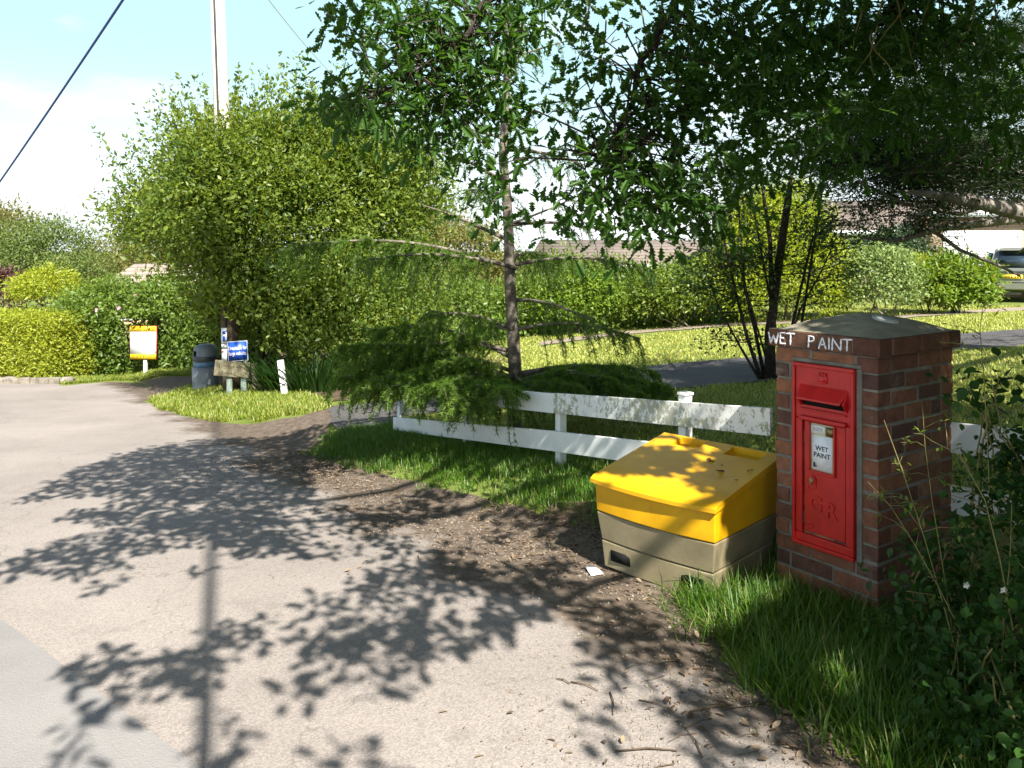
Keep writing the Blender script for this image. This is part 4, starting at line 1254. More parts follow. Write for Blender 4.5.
# blue sign
D_B = D_S + .13
bb = at(241, 400, D_B); bb[2] = float(zg(np.float64(bb[0]), np.float64(bb[1])))
bs = empty('road_sign', tuple(bb))
tag(bs, 'blue road sign reading Unsuitable for large vehicles above the weathered name plate', 'sign')
kb = D_B / F
cz = EYE - (351 - CY) * kb - bb[2]; ctr = np.array([(237.8 - 241) * kb, 0, cz])
RB = np.column_stack([AXs * math.cos(R(-3)) - UP * math.sin(R(-3)), -AZs, UP * math.cos(R(-3)) + AXs * math.sin(R(-3))])
mb = MB(); mb.box(ctr, (.310, .012, .318), RB); pan = mb.build('panel', M['sign_grey'], bs, bevel=.003)
mb = MB(); mb.box(ctr + AZs * .0075, (.285, .004, .293), RB); mb.build('blue_face', M['blue'], pan)
text('lettering', 'Unsuitable for\nlarge vehicles', .049, M['board'], pan, ctr + AZs * .0105 , RB[:, 0], RB[:, 2] * 1.0, .0008)
for ch in pan.children:
    if ch.name.startswith('lettering'):
        # tall narrow road lettering: stretch about the sign's centre
        for v in ch.data.vertices:
            d = np.array(v.co) - ctr; z_ = d @ RB[:, 2]; v.co = Vector(np.array(v.co) + RB[:, 2] * z_ * .75)
mb = MB(); mb.tube([np.array([.06, .05, -.3]), np.array([.06, .05, cz + .13])], .03, 12); mb.build('post', M['sign_grey'], bs, smooth=True)

# litter bin
D_L = 13.9
lbp = at(205.5, 392, D_L); lbp[2] = float(zg(np.float64(lbp[0]), np.float64(lbp[1]))) 
lbn = empty('litter_bin', tuple(lbp))
tag(lbn, 'grey round litter bin with a dark hood at the road corner', 'litter bin')
kl = D_L / F
zB = lambda y: EYE - (y - CY) * kl - lbp[2]
r_ = 12.6 * kl
mb = MB(); mb.lathe([(r_ * .93, -.03), (r_ * .97, .03), (r_ * 1.02, zB(366) - .02), (r_ * .90, zB(366))], (0, 0, 0), 28); mb.build('body', M['bin_grey'], lbn, smooth=True)
mb = MB(); mb.lathe([(r_ * .86, zB(366) - .01), (r_ * .90, zB(364)), (r_ * .93, zB(361.5)), (r_ * .86, zB(361))], (0, 0, 0), 28); mb.build('liner', M['bag'], lbn, smooth=True)
hood_mb = MB()
r0 = r_ * .93
prof = [(r0, zB(361)), (r0, zB(358)), (r0 * .99, zB(350)), (r0 * .86, zB(346)), (r0 * .45, zB(344)), (.01, zB(343.6))]
nn = 28
vs = []; fs = []
for i, (rr, zz) in enumerate(prof):
    for k in range(nn): w = 2 * math.pi * k / nn; vs.append((rr * math.cos(w), rr * math.sin(w), zz))
for i in range(len(prof) - 1):
    for k in range(nn):
        w = 360.0 * (k + .5) / nn
        if i == 1 and 195 < w < 245: continue            # the mouth
        fs.append((i * nn + k, i * nn + (k + 1) % nn, (i + 1) * nn + (k + 1) % nn, (i + 1) * nn + k))
hood_mb.add(vs, fs)
ho = hood_mb.build('hood', M['bin_grey'], lbn, smooth=True)
so = ho.modifiers.new('Solidify', 'SOLIDIFY'); so.thickness = .012
mb = MB(); mb.lathe([(r0 + .006, zB(360)), (r0 + .010, zB(359.6)), (r0 + .010, zB(356)), (r0 + .004, zB(355.6))], (0, 0, 0), 28); mb.build('band', M['bin_dark'], lbn, smooth=True)

# white marker posts
def marker(x0, y0, x1, y1, D, w, lab, chips, m):
    b = at(x1, y1, D); b[2] = float(zg(np.float64(b[0]), np.float64(b[1])))
    h = (y1 - y0) / F * D; lean = (x0 - x1) / F * D / h
    a = empty('marker_post', tuple(b)); tag(a, lab, 'post', 'marker posts by the corner bush')
    e = np.column_stack([unit(np.array([1, 0, -lean])), np.array([0, 1.0, 0]), unit(np.array([lean, 0, 1.0]))])
    mb = MB(); mb.box(e[:, 2] * (h / 2 - .1), (w, w, h + .2), e); mb.build('post_body', m, a, bevel=.008)
    if chips:
        for zc, an in chips:
            mb = MB(); mb.box(e[:, 2] * h * zc + np.array([0, -w / 2 - .001, 0]), (w * 1.05, .004, .018), e @ np.array([[math.cos(an), 0, math.sin(an)], [0, 1, 0], [-math.sin(an), 0, math.cos(an)]]))
            mb.build('bare_patch', M['bark_dark'], a)
marker(280.3, 368, 285, 404, 12.2, .085, 'leaning white painted post with dark scrapes beside the strappy leaves', [(.72, .6), (.52, .7), (.34, .6)], M['white'])
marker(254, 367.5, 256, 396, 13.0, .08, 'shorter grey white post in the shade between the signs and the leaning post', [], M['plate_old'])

# for sale board
D_F = 18.2
fsb = at(144.5, 373, D_F); fsb[2] = float(zg(np.float64(fsb[0]), np.float64(fsb[1])))
fs_ = empty('for_sale_board', tuple(fsb)); tag(fs_, 'white and yellow FOR SALE board on a white post in front of the hedge', 'sign')
kf = D_F / F
zz = lambda y: EYE - (y - CY) * kf - fsb[2]
xx = lambda x: (x - 144.5) * kf
mb = MB(); mb.box((xx(144.6), .045, zz(355) / 2 - .15), (.075, .06, zz(355) + .3)); mb.build('post', M['board'], fs_, bevel=.004)
mb = MB(); mb.box((xx(143.5), 0, zz(342.7)), (26.8 * kf, .016, 33.6 * kf)); bd = mb.build('panel', M['sign_red'], fs_)
mb = MB(); mb.box((xx(143.3), -.0095, zz(342.7)), (25.8 * kf, .003, 32.6 * kf)); mb.build('white_face', M['board'], bd)
for yb, hb_ in ((329.0, 5.6), (356.6, 5.0)):
    mb = MB(); mb.box((xx(143.3), -.0120, zz(yb)), (25.8 * kf, .002, hb_ * kf)); mb.build('yellow_band', M['sign_yellow'], bd)
text('lettering', 'FOR SALE', .128, M['sign_brown'], bd, np.array([xx(143.3), -.0140, zz(329.0)]), (1, 0, 0), (0, 0, 1), bold=.003)
text('lettering', '01424 812555', .088, M['sign_brown'], bd, np.array([xx(143.3), -.0140, zz(356.6)]), (1, 0, 0), (0, 0, 1), bold=.003)

# ------------------------------------------------------------------ houses and car
def gable_house(name, label, c, rz, w, d, eave, ridge, wall, roof, hip=0.0, over=.35):
    h = empty(name, tuple(c), rz)
    tag(h, label, 'house')
    mb = MB(); mb.box((0, d / 2, eave / 2 - .5), (w, d, eave + 1.0))
    if not hip:
        for sx_ in (-1, 1):
            x = sx_ * w / 2
            mb.add([(x, 0, eave), (x, d, eave), (x, d / 2, ridge - .05), (x - sx_ * .2, 0, eave), (x - sx_ * .2, d, eave), (x - sx_ * .2, d / 2, ridge - .05)], [(0, 1, 2), (3, 5, 4), (0, 2, 5, 3), (1, 4, 5, 2)])
    mb.build('wall', wall, h)
    mb = MB(); k = (ridge - eave) / (d / 2); dz = k * over
    x0, x1 = -w / 2 - over, w / 2 + over
    T = [(x0, -over, eave - dz), (x1, -over, eave - dz), (x1, d + over, eave - dz), (x0, d + over, eave - dz), (x0 + hip, d / 2, ridge), (x1 - hip, d / 2, ridge)]
    t = .12
    Bm = [(x, y, z_ - t) for x, y, z_ in T]
    mb.add([(x, y, z_ + .05) for x, y, z_ in T] + [(x, y, z_ + .05) for x, y, z_ in Bm],
           [(0, 1, 5, 4), (2, 3, 4, 5), (1, 2, 5), (3, 0, 4), (0, 6, 7, 1), (1, 7, 8, 2), (2, 8, 9, 3), (3, 9, 6, 0), (6, 10, 11, 7), (8, 11, 10, 9), (7, 11, 8), (9, 10, 6)])
    ro = mb.build('roof', roof, h)
    mb = MB(); mb.box((0, -over - .02, eave - dz - .03), (w + 2 * over, .03, .19)); mb.build('fascia', M['white'], h)
    return h, ro
def window(parent, x, z_, w, h, y=-.02):
    mb = MB(); 
    for a, b, ww, hh in ((0, h / 2, w, .07), (0, -h / 2, w, .07), (-w / 2, 0, .07, h), (w / 2, 0, .07, h), (0, 0, .05, h)):
        mb.box((x + a, y, z_ + b), (ww, .05, hh + .001 * a))
    f = mb.build('window', M['white'], parent)
    mb = MB(); mb.box((x, y + .005, z_), (w, .02, h)); mb.build('pane', M['win'], f)

def place(x, D, dz=0.0):
    X = (x - CX) / F * D
    return g3(X, D, dz)

# right hand bungalow with the garage
hp = place(935, 29.0)
house_r, _ = gable_house('bungalow', 'brick bungalow with a white garage door behind the shrubs on the right', hp, R(-14), 15.0, 8.0, 2.3, 3.55, M['wall_brick'], M['roof_pale'])
# garage wing standing forward
gl = np.array([1.9, -2.2, 0])
mb = MB(); mb.box((2.05, -1.3, 1.15), (5.5, 2.6, 3.1)); mb.build('garage_wall', M['wall_brick'], house_r)
mb = MB(); mb.box((.75, -2.62, 1.12), (2.3, .06, 2.1)); gd = mb.build('garage_door', M['white'], house_r)
mb = MB()
for k in range(7): mb.box((.75, -2.655, .25 + .29 * k), (2.2, .015, .02))
mb.build('door_panel_line', M['sign_grey'], gd)
mb = MB(); mb.box((2.05, -1.35, 2.76), (5.9, 3.1, .16)); mb.build('garage_roof', M['trim'], house_r)
mb = MB(); mb.box((2.05, -2.93, 2.72), (5.9, .04, .22)); mb.build('fascia', M['white'], house_r)
window(house_r, -4.6, 1.35, 1.8, 1.2)
window(house_r, -2.4, 1.35, 1.2, 1.2)
# bungalow behind the hedge
hp = place(672, 36.0)
house_m, ro = gable_house('bungalow', 'tiled bungalow roof showing over the hedge behind the lawn', hp, R(6), 10.0, 9.0, 0.9, 2.0, M['render_wall'], M['roof_pale'])
window(house_m, 0.3, .3, 1.6, 1.0); window(house_m, 4.2, .3, 1.6, 1.0)
# cottage behind the hedge at the left
hp = place(160, 31.0)
house_l, _ = gable_house('bungalow', 'pale hipped roof beyond the rose hedge, left of the corner bush', hp, R(20), 5.6, 6.0, .8, 2.1, M['wall_brick'], M['roof_left'], hip=2.0)
window(house_l, -1.6, .5, 1.3, .9)

# car: loft of cross sections from the tail (y = 0) to the nose
cp = place(1022, 23.2, 0.0)
car = empty('parked_car', tuple(cp), -math.atan2(cp[0], cp[1]) + R(7))
tag(car, 'grey green people carrier parked on the drive by the garage, seen from behind', 'car')
secs = [  # y, half width, floor, waist half, waist z, roof half, roof z
    (0.00, .74, .42, .76, .95, .60, 1.00), (0.06, .82, .34, .84, .97, .66, 1.06), (0.24, .85, .30, .86, .98, .66, 1.46), (0.42, .86, .28, .87, .98, .65, 1.58), (1.2, .87, .26, .88, .97, .66, 1.64), (2.2, .87, .26, .88, .96, .66, 1.62),
    (2.75, .87, .26, .88, .95, .62, 1.50), (3.35, .86, .26, .86, .93, .66, 1.02), (3.95, .82, .28, .80, .80, .60, .84), (4.15, .68, .34, .66, .66, .5, .68)]
mb = MB(); rings = []
for y, hw, fl, ww, wz, rw, rz_ in secs:
    L = [(-hw * .9, fl), (-hw, fl + .12), (-ww, (fl + wz) / 2), (-ww * .985, wz), (-rw - .04, wz + (rz_ - wz) * .55), (-rw, rz_ - .05), (-rw * .78, rz_), (0, rz_ + .025)]
    L = L + [(-x, z_) for x, z_ in L[:-1][::-1]]
    rings.append([(x, y, z_) for x, z_ in L])
n = len(rings[0]); vs = [p for r in rings for p in r]; fs = []
for i in range(len(rings) - 1):
    for k in range(n): fs.append((i * n + k, i * n + (k + 1) % n, (i + 1) * n + (k + 1) % n, (i + 1) * n + k))
fs += [tuple(range(n - 1, -1, -1)), tuple((len(rings) - 1) * n + k for k in range(n))]
mb.add(vs, fs); body = mb.build('body', M['car'], car, smooth=True)
bv = body.modifiers.new('Sub', 'SUBSURF'); bv.levels = 1; bv.render_levels = 2
mb = MB(); mb.add([(-.62, .012, 1.02), (.62, .012, 1.02), (.54, .20, 1.45), (-.54, .20, 1.45), (-.60, .09, 1.03), (.60, .09, 1.03), (.52, .29, 1.44), (-.52, .29, 1.44)], [(0, 1, 2, 3), (7, 6, 5, 4), (0, 4, 5, 1), (1, 5, 6, 2), (2, 6, 7, 3), (3, 7, 4, 0)]); mb.build('rear_window', M['glass'], car)
mb = MB(); mb.box((0, .20, 1.535), (1.12, .30, .045)); mb.build('roof_spoiler', M['car'], car, bevel=.015)
mb = MB(); mb.box((0, -.045, .50), (1.52, .16, .26)); mb.build('bumper', M['car'], car, bevel=.05, seg=4)
mb = MB(); mb.box((0, -.128, .60), (1.3, .012, .025)); mb.build('bumper_strip', M['trim'], car)
mb = MB(); mb.box((0, -.02, .90), (1.1, .06, .05)); mb.build('tailgate_trim', M['trim'], car, bevel=.01)
mb = MB(); mb.box((-.25, -.028, .76), (.52, .02, .115)); pl = mb.build('number_plate', M['plate'], car)
mb = MB()
r5 = random.Random(5)
for k in range(7):
    mb.box((-.25 - .2 + .065 * k + (.02 if k > 3 else 0), -.0395, .76), (.034, .003, .06))
mb.build('plate_lettering', M['sign_brown'], pl)
for sx_ in (-1, 1):
    mb = MB(); mb.box((sx_ * .71, .05, .90), (.15, .10, .30)); mb.build('tail_light', M['lamp_red'], car, bevel=.03)
    mb = MB(); mb.box((sx_ * .60, -.13, .46), (.10, .02, .05)); mb.build('reflector', M['lamp_red'], car)
    for y in (.75, 3.35):
        mb = MB(); vs = []
        ring = [(math.cos(w), math.sin(w)) for w in np.linspace(0, 2 * math.pi, 25)[:-1]]
        mb.prism([(.31 * a, .31 * b) for a, b in ring], (sx_ * .70 - .10, y, .31), (0, 1, 0), (0, 0, 1), (1, 0, 0), .20); tw = mb.build('wheel', M['tyre'], car, bevel=.03)
        mb = MB(); mb.prism([(.19 * a, .19 * b) for a, b in ring], (sx_ * .70 + sx_ * .102 - .006, y, .31), (0, 1, 0), (0, 0, 1), (1, 0, 0), .012); mb.build('rim', M['rim'], tw)
    mb = MB(); mb.add([(sx_ * .862, .50, 1.02), (sx_ * .862, 2.75, 1.01), (sx_ * .70, 2.5, 1.45), (sx_ * .70, .60, 1.46)], [(0, 1, 2, 3)] if sx_ > 0 else [(3, 2, 1, 0)])
    sw = mb.build('side_window', M['glass'], car); sm = sw.modifiers.new('Solidify', 'SOLIDIFY'); sm.thickness = .02

# ------------------------------------------------------------------ trees, shrubs, hedges
def limb(mb, p0, p1, r0, r1, bend=0.12, n=6, sides=7, mi=0):
    p0 = np.asarray(p0, float); p1 = np.asarray(p1, float)
    L = np.linalg.norm(p1 - p0); off = rng.normal(size=3) * L * bend * .5
    pts = []; rr = []
    for k in range(n + 1):
        f = k / n
        pts.append(p0 + (p1 - p0) * f + off * math.sin(math.pi * f) + (rng.normal(size=3) * L * .015 if 0 < k < n else 0)); rr.append(r0 + (r1 - r0) * f)
    mb.tube(pts, rr, sides, mi)
    return pts

def shrub(name, label, cat, base, ells, m, n, L, W, clump=.22, shell=.2, lump=.22, per=26, shape='diamond', group=None, stems=5, bark='bark', seed=1, low=True, up=.5, part='foliage'):
    base = np.asarray(base, float)
    e = empty(name, tuple(base)); tag(e, label, cat, group)
    E = [(np.asarray(c, float) - base, np.asarray(r, float)) for c, r in ells]
    mb = MB()
    for k in range(stems):
        c, r = E[k % len(E)]
        d = rdir(1)[0]; d[2] = abs(d[2])
        a = rng.uniform(0, 6.28)
        limb(mb, (math.cos(a) * .12 * stems ** .5, math.sin(a) * .12 * stems ** .5, -.1), c + d * r * .6, max(.012, .018 * float(np.mean(r)) + .008), .006, .2)
    mb.build('stem', M[bark], e, smooth=True)
    foliage(part, m, E, n, L, W, clump, shell, lump, per, seed, shape, e, 0.02 if low else None, up)
    return e
def ell(x, y, D, rx, ry, rd):
    """an ellipsoid seen at (x, y) with pixel radii, at distance D, depth radius in metres"""
    return (at(x, y, D), np.array([rx / F * D, rd, ry / F * D]))

# corner bush
b0 = place(272, 14.2)
cb = empty('corner_bush', tuple(b0)); tag(cb, 'very large multi stemmed green bush around the telegraph pole at the road corner', 'bush')
E = [ell(224, 240, 12.75, 48, 82, .45), ell(290, 250, 14.0, 118, 125, 1.5), ell(222, 215, 13.1, 78, 85, 1.1), ell(335, 172, 14.4, 66, 60, 1.1), ell(385, 250, 14.6, 58, 95, 1.1), ell(255, 320, 13.3, 60, 58, .8), ell(340, 340, 13.8, 70, 50, 1.0), ell(168, 226, 13.9, 45, 36, .8), ell(255, 168, 14.2, 62, 46, 1.0), ell(405, 190, 14.8, 42, 45, .8)]
Er = [(c - b0, r) for c, r in E]
mb = MB()
for k in range(16):
    c, r = Er[k % len(Er)]; d = rdir(1)[0]; a = rng.uniform(0, 6.28)
    limb(mb, (math.cos(a) * .45, math.sin(a) * .3, -.1), c + d * r * .55, .05, .01, .2)
mb.build('stem', M['bark_dark'], cb, smooth=True)
P, O = blob(Er, 165000, .19, .27, .40, 95, 3, low=.12)
# upright whippy shoots along the top and the left
tops = []
for k in range(330):
    c, r = Er[rng.choice([2, 3, 7, 8, 0, 1, 6])]
    d = rdir(1)[0]; d[2] = abs(d[2]) * 1.2 + .15; d[1] *= .7; d = d / np.linalg.norm(d)
    p = c + d * r * .92
    g = unit(d * .35 + np.array([0, 0, 1.0]) + rng.normal(size=3) * .2)
    Ls = rng.uniform(.35, 1.35)
    t = rng.random(34)[:, None]
    tops.append((p + g * t * Ls + rng.normal(size=(34, 3)) * .045 * (1.2 - t), np.repeat(d[None], 34, 0)))
for (x, y, x1, y1) in ((150, 250, 96, 203), (160, 235, 106, 152), (170, 205, 140, 130), (150, 270, 108, 212), (190, 170, 158, 118), (130, 262, 92, 196), (300, 100, 300, 52), (275, 110, 262, 72), (335, 90, 345, 55), (230, 130, 238, 84)):
    a_, b_ = at(x, y, 13.8) - b0, at(x1, y1, 13.6) - b0
    t = rng.random(70)[:, None] ** .8
    tops.append((a_ + (b_ - a_) * t + rng.normal(size=(70, 3)) * .07, np.repeat(unit(b_ - a_)[None], 70, 0)))
for k in range(70):      # sprays standing in front of the pole
    c = at(rng.uniform(203, 247), rng.uniform(140, 312), rng.uniform(12.25, 12.75)) - b0
    tops.append((c + rng.normal(size=(46, 3)) * np.array([.13, .05, .13]), np.tile([0, -1.0, .3], (46, 1))))
P = np.vstack([P] + [t[0] for t in tops]); O = np.vstack([O] + [t[1] for t in tops])
q_ = pix(P + b0); k = ~((q_[:, 1] > 320) & (q_[:, 0] < 262) & (P[:, 1] + b0[1] < 13.05)) & ~((q_[:, 1] > 335) & (q_[:, 0] < 226) & (P[:, 1] + b0[1] < 14.5)) & ~((q_[:, 1] > 352) & (q_[:, 0] < 292) & (P[:, 1] + b0[1] < 13.2)); P, O = P[k], O[k]
n = len(P); D = unit(O * .6 + rdir(n) * .9 + np.array([0, 0, .25])); N = unit(O * .5 + rdir(n) * .8 + np.array([0, 0, .5])); s = rng.uniform(.5, 1.5, n)
leaves('foliage', M['l_bush'], P, D, N, .076 * s, .038 * s * rng.uniform(.7, 1.3, n), 'diamond', cb)

# strappy leaved clump
b0 = at(312, 396, 12.6); b0[2] = float(zg(np.float64(b0[0]), np.float64(b0[1])))
ir = empty('iris_clump', tuple(b0)); tag(ir, 'clump of tall green strappy leaves behind the leaning white post', 'plant')
n = 520; a = rng.uniform(0, 6.28, n); rr = np.sqrt(rng.random(n))
P = np.column_stack([rr * np.cos(a) * .75, rr * np.sin(a) * .3, np.zeros(n) - .02])
D = unit(np.column_stack([np.cos(a) * rr * .45, np.sin(a) * rr * .45, np.ones(n)]) + rng.normal(size=(n, 3)) * .13)
N = unit(np.column_stack([np.cos(a), np.sin(a), np.full(n, .2)]))
leaves('strap_leaves', M['l_bramble'], P, D, N, rng.uniform(.4, .8, n), .028, 'blade', ir)

# ---- larch
D_LA = 7.6
lb0 = place(514, D_LA)
la = empty('larch_tree', tuple(lb0)); tag(la, 'young larch with a slim trunk and drooping feathery branches over the white fence', 'tree')
mb = MB()
tp = [lb0 - lb0 + np.array([0, 0, -.15])] + [at(x, y, D_LA) - lb0 for x, y in ((515, 372), (513, 330), (510, 285), (509, 240), (507, 200), (503, 160), (506, 100), (508, 40), (506, -40), (505, -130), (505, -230))]
mb.tube(tp, [.068, .063, .058, .053, .049, .045, .043, .036, .030, .024, .016, .007], 14)
# (height on trunk y, tip x, tip y, tip depth, droop, density)
BR = [(385, 345, 348, 6.9, .18, 1.6), (388, 334, 378, 6.9, .12, 1.5), (390, 392, 386, 6.5, .08, 1.4), (380, 432, 384, 6.3, .05, 1.3), (385, 478, 386, 6.4, .03, 1.2), (378, 668, 386, 7.5, .12, 1.6), (382, 640, 392, 7.1, .1, 1.5), (384, 575, 386, 6.7, .06, 1.2), (388, 505, 390, 6.15, .03, 1.2), (386, 415, 372, 6.7, .1, 1.7), (378, 350, 362, 7.4, .16, 1.7), (384, 372, 380, 6.6, .1, 1.5), (372, 440, 360, 6.9, .1, 1.2), (382, 610, 380, 7.1, .14, 1.5), (380, 655, 372, 7.9, .12, 1.3), (385, 600, 396, 8.6, .1, 1.2), (372, 650, 382, 8.6, .12, 1.2), (375, 560, 398, 6.6, .0, 1.0),
      (378, 390, 378, 8.6, .16, 1.4), (360, 372, 330, 7.4, .2, 1.6), (330, 420, 318, 6.9, .15, 1.0), (352, 355, 372, 7.0, .2, 1.4), (390, 358, 388, 7.2, .08, 1.2), (388, 452, 398, 6.2, .0, .9),
      (266, 292, 246, 7.0, .12, 1.1), (268, 360, 262, 6.4, .1, .8), (266, 645, 268, 7.9, .12, .7), (330, 640, 338, 7.5, .14, .9), (300, 600, 322, 7.0, .1, .5), (240, 420, 205, 7.2, .05, .3), (225, 590, 190, 7.4, -.02, .45), (225, 610, 232, 7.8, .1, .45),
      (180, 430, 150, 7.0, .05, .3), (175, 575, 140, 7.5, .0, .45), (150, 600, 170, 7.9, .1, .3), (140, 420, 120, 7.4, .06, .6), (110, 585, 100, 7.2, .05, .3), (85, 440, 60, 7.4, .04, .6), (60, 570, 40, 7.7, .04, .3), (20, 450, -15, 7.3, .0, .6), (0, 570, -35, 7.7, .0, .3), (-60, 455, -95, 7.4, 0, .6), (-90, 560, -130, 7.7, 0, .6), (-150, 480, -190, 7.6, 0, .5), (-170, 540, -205, 7.6, 0, .5),
      (330, 470, 335, 9.0, .1, .7), (260, 560, 262, 9.1, .1, .7), (200, 470, 190, 8.8, .05, .6), (130, 520, 120, 9.0, .05, .3), (60, 510, 40, 6.3, .05, .3), (-20, 530, -60, 8.8, 0, .6), (-40, 480, -60, 6.6, 0, .5)]
nP, nD, nN = [], [], []
tpa = np.array(tp)
for (ty, ex, ey, ed, dr, den) in BR:
    zt_ = EYE - (ty - CY) / F * D_LA - lb0[2]
    k = np.interp(zt_, tpa[:, 2], np.arange(len(tpa))); i0 = int(min(k, len(tpa) - 2)); st = tpa[i0] + (tpa[i0 + 1] - tpa[i0]) * (k - i0)
    en = at(ex, ey, ed) - lb0
    L = np.linalg.norm(en - st)
    m_ = 12; pts = []
    side = np.cross(unit(en - st), UP)
    ph = rng.uniform(0, 6.28)
    for j in range(m_ + 1):
        f = j / m_; pts.append(st + (en - st) * f + UP * (dr * L * .55 * math.sin(math.pi * f)) + side * .05 * L * math.sin(f * 4 + ph))
    mb.tube(pts, list(np.linspace(.022 if L > .9 else .014, .004, m_ + 1)), 7)
    # side branchlets carrying hanging sprays
    pts = np.array(pts); nb = int(L * 52 * den)
    for j in range(nb):
        f = .12 + .88 * rng.random() ** .8
        k = f * m_; i0 = min(int(k), m_ - 1); b = pts[i0] + (pts[i0 + 1] - pts[i0]) * (k - i0)
        sgn = rng.choice([-1, 1])
        fw = unit(pts[i0 + 1] - pts[i0])
        ln = rng.uniform(.12, .42) * (1 - .35 * f) * min(1.2, .5 + L / 2.2)
        sd2 = unit(side * sgn * rng.uniform(.2, 1) + fw * rng.uniform(.2, .9) + rng.normal(size=3) * .18)
        hang = rng.uniform(.3, 1.35) * (.68 if ty > 350 else 1.0)
        kk = 7; q = []
        for t in range(kk + 1):
            ft = t / kk; q.append(b + sd2 * ln * ft * (1 - .25 * ft) - UP * (hang * ln * ft ** 1.7))
        if rng.random() < .6: mb.tube(q, [.0035, .003, .003, .0025, .0025, .002, .002, .0015], 3, cap=False)
        q = np.array(q); nn_ = int(95 * ln / .3 * min(1.25, .55 + .5 * den))
        f2 = rng.random(nn_) * kk; i2 = np.minimum(f2.astype(int), kk - 1)
        base_ = q[i2] + (q[i2 + 1] - q[i2]) * (f2 - i2)[:, None]; tg = unit(q[i2 + 1] - q[i2])
        rd = rdir(nn_); dd = unit(tg * .75 + rd * .95)
        nP.append(base_); nD.append(dd); nN.append(rdir(nn_))
mb.build('trunk', M['bark'], la, smooth=True)
P = np.vstack(nP); D = np.vstack(nD); N = np.vstack(nN)
n = len(P); print('larch needles', n)
leaves('crown', M['l_larch'], P, D, N, rng.uniform(.026, .050, n), .0068, 'needle', la)

# ---- oak: trunk off to the right, boughs over the pillar and the road
tr = g3(4.6, 1.9)
oak = empty('oak_tree', tuple(tr)); tag(oak, 'big oak whose dark leafy boughs hang over the pillar and the road', 'tree')
mb = MB()
T0 = np.array([0, 0, -.3]); T1 = np.array([-.1, .05, 2.6]); T2 = np.array([-.2, .1, 4.6]); T3 = np.array([-.3, .1, 7.5])
mb.tube([T0, np.array([0, 0, .2]), T1, T2, T3], [.42, .33, .27, .22, .12], 14)
mains = []
def bough(p0, pts, r0, r1):
    pp = [np.asarray(p0, float)] + [np.asarray(p, float) - tr for p in pts]
    P_ = np.array(pp); t = np.linspace(0, len(P_) - 1, len(P_) * 5)
    i0 = np.clip(t.astype(int), 0, len(P_) - 2); f = (t - i0)[:, None]
    a = P_[np.maximum(i0 - 1, 0)]; b = P_[i0]; c = P_[i0 + 1]; d = P_[np.minimum(i0 + 2, len(P_) - 1)]
    Q = .5 * ((2 * b) + (c - a) * f + (2 * a - 5 * b + 4 * c - d) * f ** 2 + (-a + 3 * b - 3 * c + d) * f ** 3)
    Q = Q + rng.normal(size=Q.shape) * .02
    mb.tube(list(Q), list(np.linspace(r0, r1, len(Q))), 8)
    mains.append(Q)
bough(T1, [(3.6, 3.2, 3.5), (2.5, 4.3, 3.6), (1.6, 4.8, 3.45), tuple(at(690, -30, 4.9)), tuple(at(672, 4, 4.9)), tuple(at(628, 105, 4.8)), tuple(at(606, 160, 4.7))], .075, .007)
bough(T2, [(3.2, 3.6, 4.2), (1.8, 4.9, 4.1), (.6, 5.2, 3.6), tuple(at(500, -10, 5.0)), tuple(at(440, 60, 4.95)), tuple(at(375, 100, 4.9))], .06, .006)
bough(T2, [(4.0, 4.6, 4.4), (3.4, 5.4, 3.9), tuple(at(900, 10, 5.4))], .08, .015)
bough(T3, [(3.2, .6, 7.4), (1.2, -.6, 7.0), (-.6, -1.2, 6.4)], .09, .02)
bough(T2, [(3.2, 1.2, 5.2), (1.6, .6, 5.2), (.2, .6, 4.9), (-1.0, 1.2, 4.7)], .08, .015)
bough(T1, [(3.4, 1.0, 4.0), (2.2, .1, 4.4), (1.2, -.9, 4.5)], .08, .02)
bough(T3, [(4.2, 3.4, 7.6), (3.2, 4.8, 7.0)], .09, .02)
mainpts = np.vstack(mains)

tw_P = []; lp, ld, ln_ = [], [], []
def leaf_spray(c, k=9, r=.11):
    """a twig end with a rosette of leaves"""
    g = rng.normal(size=(k, 3)) * r * .6
    p = c + g
    o = unit(g + rng.normal(size=(k, 3)) * .05)
    d = unit(o + np.array([0, 0, -.35]) + rng.normal(size=(k, 3)) * .35)
    lp.append(p); ld.append(d); ln_.append(unit(np.array([0, 0, 1.0]) + rng.normal(size=(k, 3)) * .65))
def twig(c):
    d = np.linalg.norm(mainpts - c, axis=1) + np.abs(rng.normal(0, .25, len(mainpts))); b = mainpts[int(np.argmin(d))]
    if np.linalg.norm(b - c) < 0.75:
        m = (b + c) / 2 + rng.normal(size=3) * .08 + UP * .06
        mb.tube([b, m, c], [.008, .005, .002], 4, cap=False)

